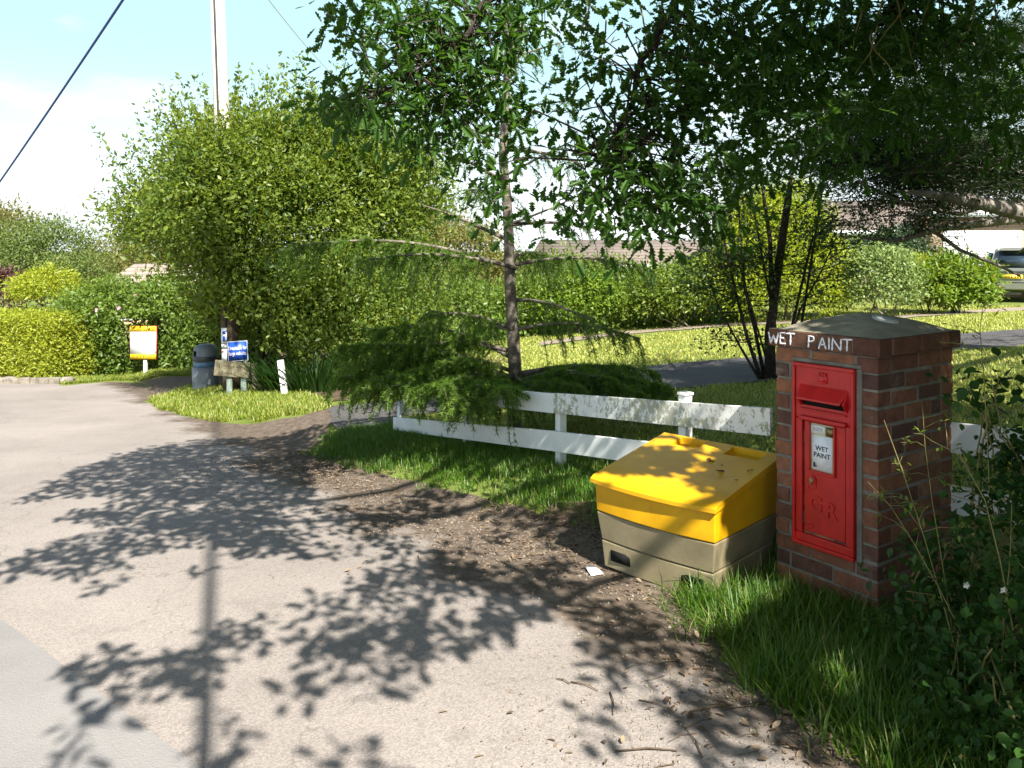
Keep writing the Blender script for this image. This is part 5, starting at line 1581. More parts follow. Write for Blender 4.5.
CL = [  # in frame: x, y, rx, ry, D, sprays
    (400, 25, 70, 45, 5.2, 95), (470, 50, 60, 55, 5.0, 100), (425, 100, 60, 45, 5.0, 80), (360, 105, 45, 30, 4.9, 38), (498, 120, 34, 50, 5.0, 34), (450, 145, 50, 25, 5.2, 28), (530, 20, 40, 20, 5.2, 30), (560, 85, 18, 40, 5.0, 14),
    (500, 195, 25, 30, 5.2, 14), (575, 215, 30, 20, 4.6, 16), (610, 185, 40, 34, 4.5, 44), (650, 205, 52, 36, 4.5, 60), (690, 180, 40, 40, 4.6, 38), (625, 140, 50, 24, 4.8, 34), (600, 62, 22, 22, 5.0, 12), (655, 95, 40, 40, 4.9, 34), (700, 110, 45, 55, 4.8, 60), (720, 40, 70, 50, 4.9, 110), (665, 20, 30, 22, 5.0, 18), (720, 215, 26, 20, 4.7, 16),
    (800, 40, 80, 60, 4.8, 120), (880, 30, 80, 50, 5.2, 110), (960, 40, 80, 60, 5.4, 110), (780, 110, 70, 45, 5.2, 80), (860, 110, 70, 50, 5.6, 90), (940, 110, 70, 50, 6.0, 80), (1010, 90, 50, 60, 5.6, 60), (760, 170, 40, 25, 5.4, 26), (830, 165, 55, 22, 5.8, 36), (325, 95, 22, 18, 4.9, 12), (345, 15, 22, 18, 5.0, 9), (740, 80, 60, 40, 5.8, 60), (800, 75, 60, 40, 6.2, 60), (590, -5, 60, 14, 5.6, 26), (830, 118, 12, 10, 3.9, 5),
]
for x, y, rx, ry, Dd, ns in CL:
    for _ in range(int(ns * (.8 if x > 600 else .92))):
        g = rng.normal(size=3) * .5
        c = at(x + g[0] * rx * 1.05, y + g[1] * ry * 1.05, Dd + g[2] * .5) - tr
        leaf_spray(c, int(rng.integers(5, 10)), .12)
        if rng.random() < .4: twig(c)
# above the frame: the boughs that throw the shade on the road
def off_frame(q):
    if q[1] < .4: return q[2] > 2.6
    x, y = CX + F * q[0] / q[1], CY + F * (EYE - q[2]) / q[1]
    return q[2] > 2.6 and (y < -75 or x > 1100)
def lift(g, t0, t1=16.0):
    t = t0
    while t < t1:
        if off_frame(g + S * t): return t
        t += .12
    return None
for pi_, p in enumerate(SHADE + SOFT):
    p = np.asarray(p)
    W_ = np.array([gp(*q) for q in p])
    area = .5 * abs(np.dot(W_[:, 0], np.roll(W_[:, 1], 1)) - np.dot(W_[:, 1], np.roll(W_[:, 0], 1)))
    ns = int(area * (170 if pi_ < len(SHADE) else 50)) + 4
    l2, h2 = W_.min(0), W_.max(0)
    t0 = rng.uniform(0, .4); cnt = 0
    for _ in range(ns * 14):
        xy = rng.uniform(l2, h2)
        if not inpoly(xy[None], W_)[0]: continue
        g = g3(*xy); t = lift(g, 3.9)
        if t is None: continue
        q = g + S * (t + t0 + abs(rng.normal(0, .2))) - tr
        leaf_spray(q, 6, .085)
        if rng.random() < .25: twig(q)
        cnt += 1
        if cnt >= ns: break
# and over the verge, the bin, the pillar, the drive and the hanging boughs themselves
def cover(pts, t0, k=7, r=.13, spread=.9):
    for g in pts:
        t = lift(g, t0)
        if t is None: continue
        q = g + S * (t + abs(rng.normal(0, spread))) - tr
        leaf_spray(q, k, r)
        if rng.random() < .12: twig(q)
def over(poly, n, zlo, zhi):
    P_ = np.asarray(poly, float); o = []
    while len(o) < n:
        q = rng.uniform(P_.min(0), P_.max(0), (400, 2)); q = q[inpoly(q, P_)]
        for x, y in q:
            if y < 300: continue
            # even cover per ground area: nearer picture rows carry fewer points per pixel
            g = gp(x, y); w = (g[1] / 9.0) ** 2.2
            if rng.random() < w: o.append(g3(g[0], g[1], rng.uniform(zlo, zhi)))
    return o[:n]
cover(over([(300, 450), (400, 408), (560, 392), (780, 392), (1040, 372), (1060, 500), (1000, 768), (880, 768), (690, 650), (590, 560), (430, 505)], 1500, 0, .3), 4.2)
cover(over([(675, 590), (780, 565), (1040, 560), (1040, 768), (880, 768), (760, 690)], 900, 0, .25), 3.6)
cover(over([(590, 360), (780, 350), (1060, 332), (1060, 395), (590, 396)], 800, 0, .2), 5.0)
cover([PC + dF * rng.uniform(0, WF) + dS * rng.uniform(-.05, WS) + UP * rng.uniform(.1, 1.25) for _ in range(420)], 3.2)
cover([np.array([bR[0], bR[1], 0]) + gF * rng.uniform(0, GW) + gB * rng.uniform(0, GD) + UP * rng.uniform(.2, .5) for _ in range(430)], 3.4)
cover([at(rng.uniform(190, 222), rng.uniform(340, 392), 13.9) for _ in range(90)], 5.0)
cover([at(rng.uniform(195, 350), rng.uniform(285, 392), rng.uniform(12.6, 13.6)) for _ in range(420)], 5.0)
cover([at(rng.uniform(520, 660), rng.uniform(60, 400), 7.4 + rng.normal() * .4) for _ in range(260)], 3.0)
cover([at(rng.uniform(660, 1060), rng.uniform(-30, 240), rng.uniform(4.4, 5.8)) for _ in range(2200)], 1.0)
cover([at(rng.uniform(500, 660), rng.uniform(-30, 240), rng.uniform(4.4, 5.6)) for _ in range(260)], 1.0)
cover([at(rng.uniform(390, 500), rng.uniform(-30, 200), rng.uniform(4.6, 5.6)) for _ in range(380)], 1.0)
P = np.vstack(lp); D = np.vstack(ld); N = np.vstack(ln_)
k = keep_shade(P + tr, .0); P, D, N = P[k], D[k], N[k]
n = len(P); s = rng.uniform(.5, 1.2, n); print('oak leaves', n)
leaves('crown', M['l_oak'], P, D, N, .100 * s, .062 * s, 'oak', oak)
mb.build('trunk', M['bark_dark'], oak, smooth=True)
# bare hanging shoots that catch the sun
for x, y, Dd, L in ((885, -10, 4.4, .55), (862, 10, 4.6, .4), (905, 5, 4.5, .6), (930, -5, 4.9, .5), (975, 0, 4.9, .45), (872, 30, 4.5, .35), (840, 20, 4.7, .3), (895, -8, 4.8, .7), (1000, 10, 5.0, .4), (675, 20, 4.8, .45), (640, 5, 4.8, .5), (590, 0, 4.9, .5), (606, 20, 5.0, .6)):
    mb = MB(); p = at(x, y, Dd) - tr; pts = [p]
    d = np.array([rng.normal() * .15, rng.normal() * .1, -1.0])
    for j in range(7): d = unit(d + rng.normal(size=3) * .16); pts.append(pts[-1] + d * L / 7)
    mb.tube(pts, list(np.linspace(.006, .0015, 8)), 5); mb.build('hanging_shoot', M['twig'], oak, smooth=True)

# ---- small many stemmed tree behind the pillar
b0 = place(772, 9.8)
st_ = empty('slender_tree', tuple(b0)); tag(st_, 'slender dark tree with several thin stems just behind the pillar', 'tree')
mb = MB(); tips = []
A = lambda x, y, D=9.8: at(x, y, D) - b0
STM = [([(770, 392), (770, 330), (778, 270), (788, 200), (795, 150), (805, 90), (812, 20)], .075), ([(768, 390), (772, 300), (770, 240), (760, 170), (752, 110)], .045), ([(765, 390), (748, 340), (735, 290), (722, 230), (712, 180)], .028), ([(767, 390), (755, 330), (745, 290), (738, 200), (735, 140)], .026), ([(766, 390), (742, 350), (720, 310), (705, 270)], .02), ([(780, 268), (812, 240), (838, 215)], .022), ([(776, 285), (800, 310), (822, 270), (835, 240)], .016), ([(785, 220), (750, 190), (720, 165)], .018), ([(772, 300), (740, 268), (705, 250)], .014), ([(793, 160), (830, 140), (860, 125)], .018)]
for pts, r in STM:
    Q = [A(x, y, 9.8 + rng.normal() * .12 * k) for k, (x, y) in enumerate(pts)]
    Q[0][2] = min(Q[0][2], .0)
    mb.tube(Q, list(np.linspace(r, .006, len(Q))), 9)
    for k in range(22):
        f = rng.uniform(.35, 1) * (len(Q) - 1); i0 = min(int(f), len(Q) - 2); p = Q[i0] + (Q[i0 + 1] - Q[i0]) * (f - i0)
        d = rdir(1)[0]; d[2] = d[2] * .4 + .1
        e = p + d * rng.uniform(.3, .85)
        if e[2] < .35: continue
        mb.tube([p, (p + e) / 2 + rng.normal(size=3) * .04, e], [.008, .005, .002], 4, cap=False)
        tips.append((p, e))
mb.build('trunk', M['bark_dark'], st_, smooth=True)
P = []; O = []
for p, e in tips:
    t = rng.random(34)[:, None] ** .6
    P.append(p + (e - p) * t + rng.normal(size=(34, 3)) * .075); O.append(np.repeat(unit(e - p)[None], 34, 0))
P = np.vstack(P); O = np.vstack(O); n = len(P); s = rng.uniform(.6, 1.3, n)
leaves('crown', M['l_stem'], P, unit(O + rdir(n)), unit(rdir(n) * .7 + UP), .062 * s, .032 * s, 'diamond', st_)

# ---- dark conifer on the right with its long bough
b0 = g3(7.4, 8.2)
dc = empty('dark_conifer', tuple(b0)); tag(dc, 'dark conifer at right edge with a thick sunlit bough reaching over the garden', 'tree')
mb = MB(); mb.tube([np.array([0, 0, -.2]), np.array([0, 0, 2.0]), np.array([.05, 0, 5]), np.array([0, .1, 9])], [.3, .26, .2, .06], 12)
A = lambda x, y, D: at(x, y, D) - b0
BG = [([(7.4 - b0[0], 0, 2.3), A(1024, 214, 6.9), A(975, 202, 6.6), A(930, 194, 6.4), A(898, 191, 6.3)], .10), ([A(1030, 216, 7.6), A(990, 222, 7.3), A(940, 228, 7.0), A(900, 240, 6.9), A(860, 238, 6.9)], .055), ([A(1000, 200, 7.5), A(960, 214, 7.0), A(905, 204, 6.7), A(860, 182, 6.5)], .028), ([A(930, 228, 7.0), A(960, 250, 7.0), A(1000, 266, 7.2), A(1020, 276, 7.2)], .02),
      ([np.array([0, 0, 3.2]), A(1000, 150, 7.6), A(940, 140, 7.2), A(880, 150, 7.0), A(835, 165, 6.9)], .08), ([np.array([0, 0, 3.9]), A(1010, 100, 7.8), A(950, 90, 7.6), A(890, 105, 7.3), A(850, 120, 7.2)], .07), ([np.array([0, 0, 4.6]), A(1000, 50, 8.0), A(930, 40, 7.8), A(880, 55, 7.6)], .07), ([np.array([0, 0, 2.9]), A(1010, 178, 7.9), A(960, 172, 7.8), A(915, 172, 7.7)], .04)]
sp = []
for k, (pts, r) in enumerate(BG):
    Q = [np.asarray(p) for p in pts]; mb.tube(Q, list(np.linspace(r, .010, len(Q))), 9)
    if k in (3,): continue
    dens = 260 if k >= 4 else 40
    for j in range(dens):
        f = rng.uniform(.7 if k < 4 else .5, len(Q) - 1.0); i0 = min(int(f), len(Q) - 2); p = Q[i0] + (Q[i0 + 1] - Q[i0]) * (f - i0)
        d = rdir(1)[0]; d[2] *= .22; d = unit(d)
        if k < 4: p = p + UP * rng.uniform(.05, .40)
        e = p + d * rng.uniform(.25, .8) + UP * rng.uniform(-.12, .1)
        mb.tube([p, e], [.006, .002], 3, cap=False); sp.append((p, e))
mb.build('trunk', M['bark_pale'], dc, smooth=True)
P = []; O = []
for p, e in sp:
    t = rng.random(90)[:, None] ** .7; g = rng.normal(size=(90, 3)) * .075; g[:, 2] *= .45
    P.append(p + (e - p) * t + g); O.append(np.repeat(unit(e - p)[None], 90, 0))
P = np.vstack(P); O = np.vstack(O); n = len(P); s = rng.uniform(.6, 1.3, n)
leaves('crown', M['l_dark'], P, unit(O + rdir(n) * .8), unit(rdir(n) * .6 + UP), .05 * s, .014 * s, 'diamond', dc)

# ---- garden shrubs on the right
def base_at(x, D): return place(x, D)
shrub('golden_conifer', 'golden yellow conifer glowing behind the slender tree', 'conifer', base_at(778, 19.0), [ell(778, 268, 19, 58, 62, 1.1), ell(785, 225, 19, 38, 42, .8), ell(812, 285, 19.0, 34, 45, .8), ell(735, 290, 19, 34, 38, .8), ell(760, 240, 19, 35, 45, .8)], M['l_gold'], 52000, .09, .032, .15, .13, .22, 30, seed=5)
shrub('variegated_shrub', 'rounded cream variegated shrub left of the rhododendron', 'shrub', base_at(878, 18.6), [ell(878, 282, 18.6, 40, 34, .9)], M['l_varieg'], 9000, .085, .05, .12, .15, .12, 20, seed=6)
shrub('golden_shrub', 'narrow yellow shrub between variegated shrub and rhododendron', 'shrub', base_at(917, 19.8), [ell(915, 280, 19.8, 18, 26, .5), ell(922, 298, 19.4, 24, 14, .5)], M['l_gold'], 4200, .07, .03, .1, .2, .2, 20, seed=7)
shrub('rhododendron', 'broad bright green rhododendron bush beside the parked car', 'shrub', base_at(956, 19.0), [ell(956, 284, 19.0, 34, 28, .9), ell(936, 290, 18.8, 26, 22, .7), ell(972, 291, 19.0, 20, 20, .6)], M['l_rhodo'], 8000, .12, .05, .11, .13, .18, 34, shape='leaf', seed=8, up=.9)
shrub('dark_shrub', 'dark evergreen shrub against the bungalow wall between the golden shrub and garage', 'shrub', base_at(890, 25.0), [ell(895, 250, 25, 40, 18, .8), ell(870, 262, 25, 30, 16, .8)], M['l_dark'], 9000, .10, .05, .2, .2, .2, 24, seed=9)

def hedge(name, label, cat, path, h, w, m, n, L, W, clump=.14, clip=.06, seed=1, group=None, part='foliage', top=1.0, lump=.06, clear=None):
    """a hedge along world xy points: leaves through a clipped or loose skin, on dark stems"""
    path = [np.asarray(p, float) for p in path]
    b = g3(*path[len(path) // 2]); e = empty(name, tuple(b)); tag(e, label, cat, group)
    seg = np.array([np.linalg.norm(path[i + 1] - path[i]) for i in range(len(path) - 1)]); cum = np.concatenate([[0], np.cumsum(seg)])
    def pt(t):
        i = np.clip(np.searchsorted(cum, t) - 1, 0, len(seg) - 1); f = (t - cum[i]) / seg[i]
        A_ = np.array(path); p = A_[i] + (A_[i + 1] - A_[i]) * f[:, None]; d = unit(A_[i + 1] - A_[i]); return p, np.column_stack([d[:, 1], -d[:, 0]])
    mC = max(4, n // 22); t = rng.uniform(0, cum[-1], mC); p, nr = pt(t)
    face = rng.random(mC); hh = np.interp(t, np.linspace(0, cum[-1], len(h)) if hasattr(h, '__len__') else [0, 1], h if hasattr(h, '__len__') else [h, h])
    per = w + 2 * np.mean(hh)
    top_ = face < w / per * top * 1.6
    lat = np.where(top_, rng.uniform(-.5, .5, mC) * w, np.where(rng.random(mC) < .62, 1, -1) * w / 2)
    zz_ = np.where(top_, hh, rng.uniform(.06, 1, mC) * hh)
    q = np.column_stack([p + nr * lat[:, None], np.zeros(mC)])
    o = np.column_stack([nr * (np.sign(lat) * ~top_)[:, None], np.where(top_, 1.0, .25)])
    q[:, 2] = zg(q[:, 0], q[:, 1]) + zz_
    capm = rng.random(mC) < min(.3, 2 * w / (cum[-1] + 2 * w))
    te = np.where(rng.random(mC) < .6, cum[-1] - .01, .01); pe, ne = pt(te); de = np.column_stack([-ne[:, 1], ne[:, 0]]) * np.where(te > 1, 1, -1)[:, None]
    le = rng.uniform(-.5, .5, mC) * w
    qe = np.column_stack([pe + ne * le[:, None], np.zeros(mC)]); qe[:, 2] = zg(qe[:, 0], qe[:, 1]) + rng.uniform(.06, 1, mC) * np.mean(hh)
    q = np.where(capm[:, None], qe, q); o = np.where(capm[:, None], np.column_stack([de, np.full(mC, .2)]), o)
    wv = wob(q, seed, 1.1)[:, None]
    q = q + o * (lump * wv * 2 + rng.normal(0, clip, (mC, 1)))
    ii_ = rng.integers(0, mC, n); P = q[ii_] + rng.normal(size=(n, 3)) * clump * np.array([1, 1, .8]); O = unit(o[ii_] + rng.normal(size=(n, 3)) * .4)
    P[:, 2] = np.maximum(P[:, 2], zg(P[:, 0], P[:, 1]) + .03)
    if clear is not None:
        kk = ~clear(P); P, O = P[kk], O[kk]; n = len(P)
    s = rng.uniform(.65, 1.3, n)
    mb = MB()
    for k in range(int(cum[-1] / .5)):
        tt = np.array([k * .5 + .2]); p_, n_ = pt(np.minimum(tt, cum[-1] - .01)); g = g3(*p_[0]) - b
        H = float(np.interp(tt[0], np.linspace(0, cum[-1], len(h)), h)) if hasattr(h, '__len__') else h
        for _ in range(2): limb(mb, g - UP * .1 + rng.normal(size=3) * np.array([.1, .1, 0]), g + np.array([rng.normal() * .25, rng.normal() * .2, H * .85]), .022, .006, .2, 4, 5)
    mb.build('stem', M['bark_dark'], e, smooth=True)
    leaves(part, m, P - b, unit(O * .6 + rdir(n)), unit(O + rdir(n) * .7 + UP * .3), L * s, W * s, 'diamond', e)
    return e

hedge('garden_hedge', 'long loose green hedge along the far side of the sunlit lawn', 'hedge', [gp(525, 333), gp(600, 328.5), gp(670, 324), gp(735, 320)], [1.1, 1.1, 1.15, 1.2], 1.0, M['l_hedge'], 26000, .10, .055, .17, .1, seed=11, lump=.22)
hedge('garden_hedge', 'sunlit hedge glimpsed through the larch, left of its trunk', 'hedge', [gp(395, 352), gp(450, 346), gp(520, 334.5)], [1.4, 1.3, 1.15], 1.0, M['l_hedge'], 14000, .10, .055, .17, .1, seed=12, lump=.22)

shrub('leafy_shrub', 'bright leafy shrub in front of the lawn hedge, just right of the larch trunk', 'shrub', base_at(588, 19.6), [ell(585, 300, 19.6, 46, 26, .6), ell(556, 306, 19.6, 26, 20, .5)], M['l_rhodo'], 9000, .10, .05, .14, .2, .3, 30, seed=71)
shrub('leafy_shrub', 'darker laurel like shrub in front of the lawn hedge, left of the golden conifer', 'shrub', base_at(690, 19.2), [ell(694, 296, 19.2, 36, 25, .6), ell(655, 302, 19.2, 26, 21, .5)], M['l_bush'], 9000, .10, .05, .14, .2, .3, 30, seed=72)

# trees seen beyond
def tree(name, label, base, ells, m, n, L, W, clump, seed, group=None, trunk_r=.16, shape='diamond', bark='bark', lump=.25, shell=.24):
    base = np.asarray(base, float); e = empty(name, tuple(base)); tag(e, label, 'tree', group)
    E = [(np.asarray(c, float) - base, np.asarray(r, float)) for c, r in ells]
    mb = MB(); top = np.mean([c for c, r in E], 0)
    mb.tube([np.array([0, 0, -.3]), top * np.array([.2, .2, .45]), top], [trunk_r, trunk_r * .8, trunk_r * .35], 9)
    for c, r in E:
        for _ in range(4): limb(mb, top * rng.uniform(.35, .8), c + rdir(1)[0] * r * .6, trunk_r * .35, .012, .2)
    mb.build('trunk', M[bark], e, smooth=True)
    foliage('crown', m, E, n, L, W, clump, shell, lump, 26, seed, shape, e, .3)
    return e
G1 = 'trees beyond the hedges'
tree('garden_tree', 'sunlit olive green tree between the corner bush and the larch trunk', place(455, 25), [ell(452, 262, 25, 62, 42, 1.5), ell(420, 250, 25, 35, 40, 1.2), ell(500, 285, 24.5, 42, 30, 1.1)], M['l_olive'], 17000, .13, .06, .3, 21, G1)
tree('garden_tree', 'yellow green leafy tree hanging behind the larch to the right of its trunk', place(560, 26), [ell(566, 290, 25, 45, 30, 1.1)], M['l_hedge'], 8000, .13, .06, .3, 22, G1)
tree('garden_tree', 'rounded grey green tree at the left edge, taller than its neighbours', place(45, 33), [ell(52, 262, 33, 42, 42, 2), ell(15, 265, 33, 40, 40, 2), ell(78, 282, 32, 30, 26, 1.6), ell(-45, 270, 33, 45, 45, 2)], M['l_grey'], 20000, .15, .06, .34, 23, G1)
tree('garden_tree', 'brownish oak top rising at the far left behind the grey green tree', place(8, 38), [ell(8, 235, 38, 26, 26, 1.6), ell(-30, 240, 38, 34, 34, 1.8)], M['l_olive'], 7000, .2, .09, .38, 24, G1)
tree('garden_tree', 'lower olive tree between the grey green tree and the pale roof', place(112, 36), [ell(112, 268, 36, 34, 28, 1.7), ell(150, 276, 36, 34, 32, 1.7), ell(95, 285, 35, 30, 20, 1.5), ell(185, 258, 37, 30, 40, 1.7)], M['l_olive'], 13000, .16, .07, .36, 25, G1)
shrub('bright_shrub', 'domed lime green shrub rising above the clipped yellow hedge', 'shrub', place(46, 25), [ell(46, 288, 25, 30, 15, .9)], M['l_bright'], 6000, .12, .05, .16, .16, .2, 24, seed=26)
shrub('purple_shrub', 'dark purple leaved shrub at the left edge behind the yellow hedge', 'shrub', place(2, 26), [ell(2, 292, 26, 24, 22, .8), ell(-30, 292, 26, 28, 24, .8)], M['l_purple'], 5000, .12, .05, .16, .16, .2, 24, seed=27)

# left hedges
hedge('clipped_hedge', 'neatly clipped yellow green hedge at the left edge along the road', 'hedge', [gp(-150, 380), gp(-60, 375.5), gp(20, 374.8), gp(78, 377.5)], [1.3, 1.32, 1.36, 1.34], 1.6, M['l_bright'], 90000, .075, .036, .10, .03, seed=31, lump=.03, top=.62)
rh = hedge('rose_hedge', 'loose mixed hedge with pink wild roses behind the FOR SALE board', 'hedge', [gp(80, 373.0), gp(110, 371), gp(150, 368), gp(215, 365.5), gp(250, 363)], [1.55, 1.75, 1.8, 1.9, 2.0], 1.5, M['l_hedge'], 60000, .095, .055, .17, .12, seed=32, lump=.16, top=.8, clear=lambda P: (P[:, 1] < 18.6) & (pix(P)[:, 0] > 122) & (pix(P)[:, 0] < 164) & (pix(P)[:, 1] > 318))
rb = np.array(rh.location)
for k, (x, y) in enumerate(((97, 310), (119, 308), (134, 305), (136, 296))):
    c = at(x, y, 18.4) - rb; P = np.repeat(c[None], 6, 0); d = unit(np.array([0, -1, .4]))
    a = np.arange(6) / 6 * 6.283
    leaves('rose_flower', M['pink'], P, np.column_stack([np.cos(a), np.full(6, -.4), np.sin(a)]), np.tile([0, -1.0, .2], (6, 1)), .055, .05, 'leaf', rh)
# low stone edging under the clipped hedge
mb = MB(); pA, pB = gp(-140, 384), gp(74, 383.5)
for k in range(46):
    f = k / 46; p = pA + (pB - pA) * f; c = g3(p[0], p[1] + .06 * rng.normal(), .05)
    mb.box(c, (rng.uniform(.16, .3), rng.uniform(.12, .2), rng.uniform(.10, .2)), np.array(Quaternion((0, 0, 1), rng.normal() * .3).to_matrix()), 0, rng.random())
tag(mb.build('stone_edging', M['stone'], bevel=.03), 'low edging of rough stones at the foot of the clipped yellow hedge', 'edging')

# ------------------------------------------------------------------ brambles and weeds at lower right
def weed(name, label, cat, base, ells, m, n, L, W, seed, stems=9, shape='leaf', lump=.25, per=12, clump=.09):
    base = np.asarray(base, float); e = empty(name, tuple(base)); tag(e, label, cat)
    E = [(np.asarray(c, float) - base, np.asarray(r, float)) for c, r in ells]
    mb = MB()
    for k in range(stems):
        c, r = E[k % len(E)]; d = rdir(1)[0]; d[2] = abs(d[2]); limb(mb, rng.normal(size=3) * np.array([.2, .2, 0]) - UP * .05, c + d * r * .9, .006, .0025, .25, 6, 5)
    mb.build('stem', M['twig'], e, smooth=True)
    P, O = blob(E, n, clump, .3, lump, per, seed, .02); n = len(P); s = rng.uniform(.5, 1.3, n)
    leaves('foliage', m, P, unit(O * .5 + rdir(n) * .7 - UP * .1), unit(UP * .8 + O * .5 + rdir(n) * .6), L * s, W * s, shape, e)
    return e
weed('bramble_bush', 'dark tangled bramble filling the lower right corner', 'bramble', g3(1.72, 2.6), [ell(1000, 690, 2.65, 60, 70, .3), ell(1024, 610, 2.8, 50, 80, .3), ell(1010, 760, 2.35, 75, 60, .25), ell(1070, 700, 2.3, 70, 100, .3), ell(1085, 560, 2.9, 60, 120, .3)], M['l_bramble'], 2800, .037, .026, 41, 26, clump=.06)
weed('bramble_bush', 'leafy bramble against the right side of the pillar below the fence', 'bramble', g3(1.98, 3.05), [ell(950, 575, 3.0, 36, 42, .2), ell(990, 520, 3.1, 40, 45, .22), ell(935, 625, 2.95, 38, 35, .2), ell(1020, 490, 3.15, 34, 45, .2)], M['l_bramble'], 1000, .04, .029, 42, 18, clump=.06)
weed('bramble_bush', 'bramble sprays in front of the short white fence at the right edge', 'bramble', g3(2.2, 3.25), [ell(1005, 395, 3.2, 40, 18, .15), ell(965, 405, 3.3, 20, 10, .12), ell(1024, 460, 3.2, 28, 22, .15)], M['l_bramble'], 170, .052, .04, 43, 12, clump=.06)

shrub('shade_bush', 'unseen dense bush added right of the brambles to deepen the shade', 'bush', g3(4.0, 2.4), [((4.1, 3.1, 1.3), (1.1, .9, 1.5)), ((3.5, 1.3, 1.2), (1.0, 1.0, 1.5)), ((4.7, 4.6, 1.6), (1.2, 1.1, 1.7)), ((3.9, 2.2, 2.2), (1.0, 1.2, 1.0)), ((2.9, .2, 1.0), (.8, .7, 1.2))], M['l_bramble'], 16000, .13, .075, .2, .3, .2, 22, seed=61)  # added out of view to keep sky light off the pillar and grass

def stalk(label, pts, D, r=.0026, umb=0, side=6):
    P = [at(x, y, D + .03 * k) for k, (x, y) in enumerate(pts)]
    b = P[0].copy(); b[2] = float(zg(np.float64(b[0]), np.float64(b[1])))
    e = empty('tall_weed', tuple(b)); tag(e, label, 'weed', 'tall weed stalks by the pillar')
    mb = MB(); Q = [np.array([0, 0, -.03])] + [p - b for p in P]
    mb.tube(Q, list(np.linspace(r, r * .35, len(Q))), 6)
    lp_ = []
    for k in range(side):
        f = rng.uniform(.35, 1) * (len(Q) - 1); i0 = min(int(f), len(Q) - 2); p = Q[i0] + (Q[i0 + 1] - Q[i0]) * (f - i0)
        d = rdir(1)[0]; d[2] = abs(d[2]) * .6; e2 = p + d * rng.uniform(.05, .16); mb.tube([p, (p + e2) / 2 + UP * .01, e2], [r * .5, r * .4, r * .25], 4); lp_ += [e2] * 3
        if umb:
            for _ in range(5): e3 = e2 + unit(d + rdir(1)[0] * .8) * .03; mb.tube([e2, e3], [.001, .0008], 3)
    mb.build('stem', M['twig'], e, smooth=True)
    lp_ = np.array(lp_) + rng.normal(size=(len(lp_), 3)) * .012; n = len(lp_)
    leaves('leaf_sprays', M['l_hedge'], lp_, unit(rdir(n) + UP * .2), unit(UP + rdir(n) * .5), .035 * rng.uniform(.5, 1.2, n), .011, 'diamond', e)
stalk('tall thin yellow stalk leaning left across the brick pillar side', [(958, 660), (945, 610), (925, 540), (905, 478), (884, 420)], 2.75, umb=1)
stalk('thin yellow stalk bending over the postbox corner from the brambles', [(965, 640), (940, 590), (915, 545), (890, 505), (868, 482)], 2.7, .0022, 1)
stalk('upright yellow stalk reaching above the fence rail beside the pillar', [(955, 650), (945, 580), (932, 500), (925, 445), (922, 400)], 2.9, .0024, 1)
stalk('thin weed standing in front of the lawn at the right', [(990, 520), (988, 450), (984, 380), (980, 330), (983, 305)], 3.1, .003, 0, 12)
stalk('arching green stalk at right edge over the brambles', [(1015, 640), (1000, 560), (985, 500), (960, 455), (930, 440)], 2.6, .003, 0, 7)
stalk('short upright stalk deep in the brambles by the right edge', [(1000, 690), (1004, 620), (1010, 560), (1012, 500)], 2.6, .003, 0, 9)
def flower(x, y, D, label):
    c = at(x, y, D); a = np.arange(5) / 5 * 6.283
    return c, a
for x, y, D, lab in ((966, 585, 2.62, 'small white bramble flower lowest in the brambles'), (1003, 590, 2.62, 'small white flower in the brambles near right edge')):
    c, a = flower(x, y, D, lab)
    o = leaves('bramble_flower', M['white_petal'], np.repeat(c[None], 5, 0), np.column_stack([np.cos(a), np.full(5, -.3), np.sin(a)]), np.tile([0, -1.0, .3], (5, 1)), .013, .011, 'leaf'); tag(o, lab, 'flower')

# ------------------------------------------------------------------ grass
def blades(name, m, X, Y, L, W, lean=.35, label=None):
    n = len(X); P = np.column_stack([X, Y, zg(X, Y) - .004])
    a = rng.uniform(0, 6.283, n); k = np.abs(rng.normal(0, lean, n))
    D = unit(np.column_stack([np.cos(a) * k, np.sin(a) * k, np.ones(n)])); N = np.column_stack([np.cos(a), np.sin(a), np.full(n, -.1)]) * -1
    N = np.column_stack([np.cos(a), np.sin(a), np.zeros(n)])
    o = leaves(name, m, P, D, N, L, W, 'blade'); o['kind'] = 'stuff'
    if label: o['label'] = label
    return o
def n2(X, Y, f, seed):
    r = np.random.default_rng(seed); o = 0
    for k in range(5): w = r.normal(size=2) * f * (1 + .6 * k); o = o + np.sin(X * w[0] + Y * w[1] + r.random() * 6.28) / (1 + .4 * k)
    return o / 2.2
# the verge between the road and the fence
n = 190000
s = rng.uniform(-4.0, 5.3, n); u = rng.uniform(-1.65, .5, n)
eu = edge_u(s) + .10 * n2(s, s * 0, 7, 3) + .04 * n2(s, u, 25, 4)
edge_d = u - eu
k = (edge_d > -.06) & (rng.random(n) < np.clip(.2 + edge_d * 4.5, 0.02, 1)) & (rng.random(n) < .55 + .35 * n2(u, s, 5, 5))
s, u, edge_d = s[k], u[k], edge_d[k]
X, Y = fu(u, s)
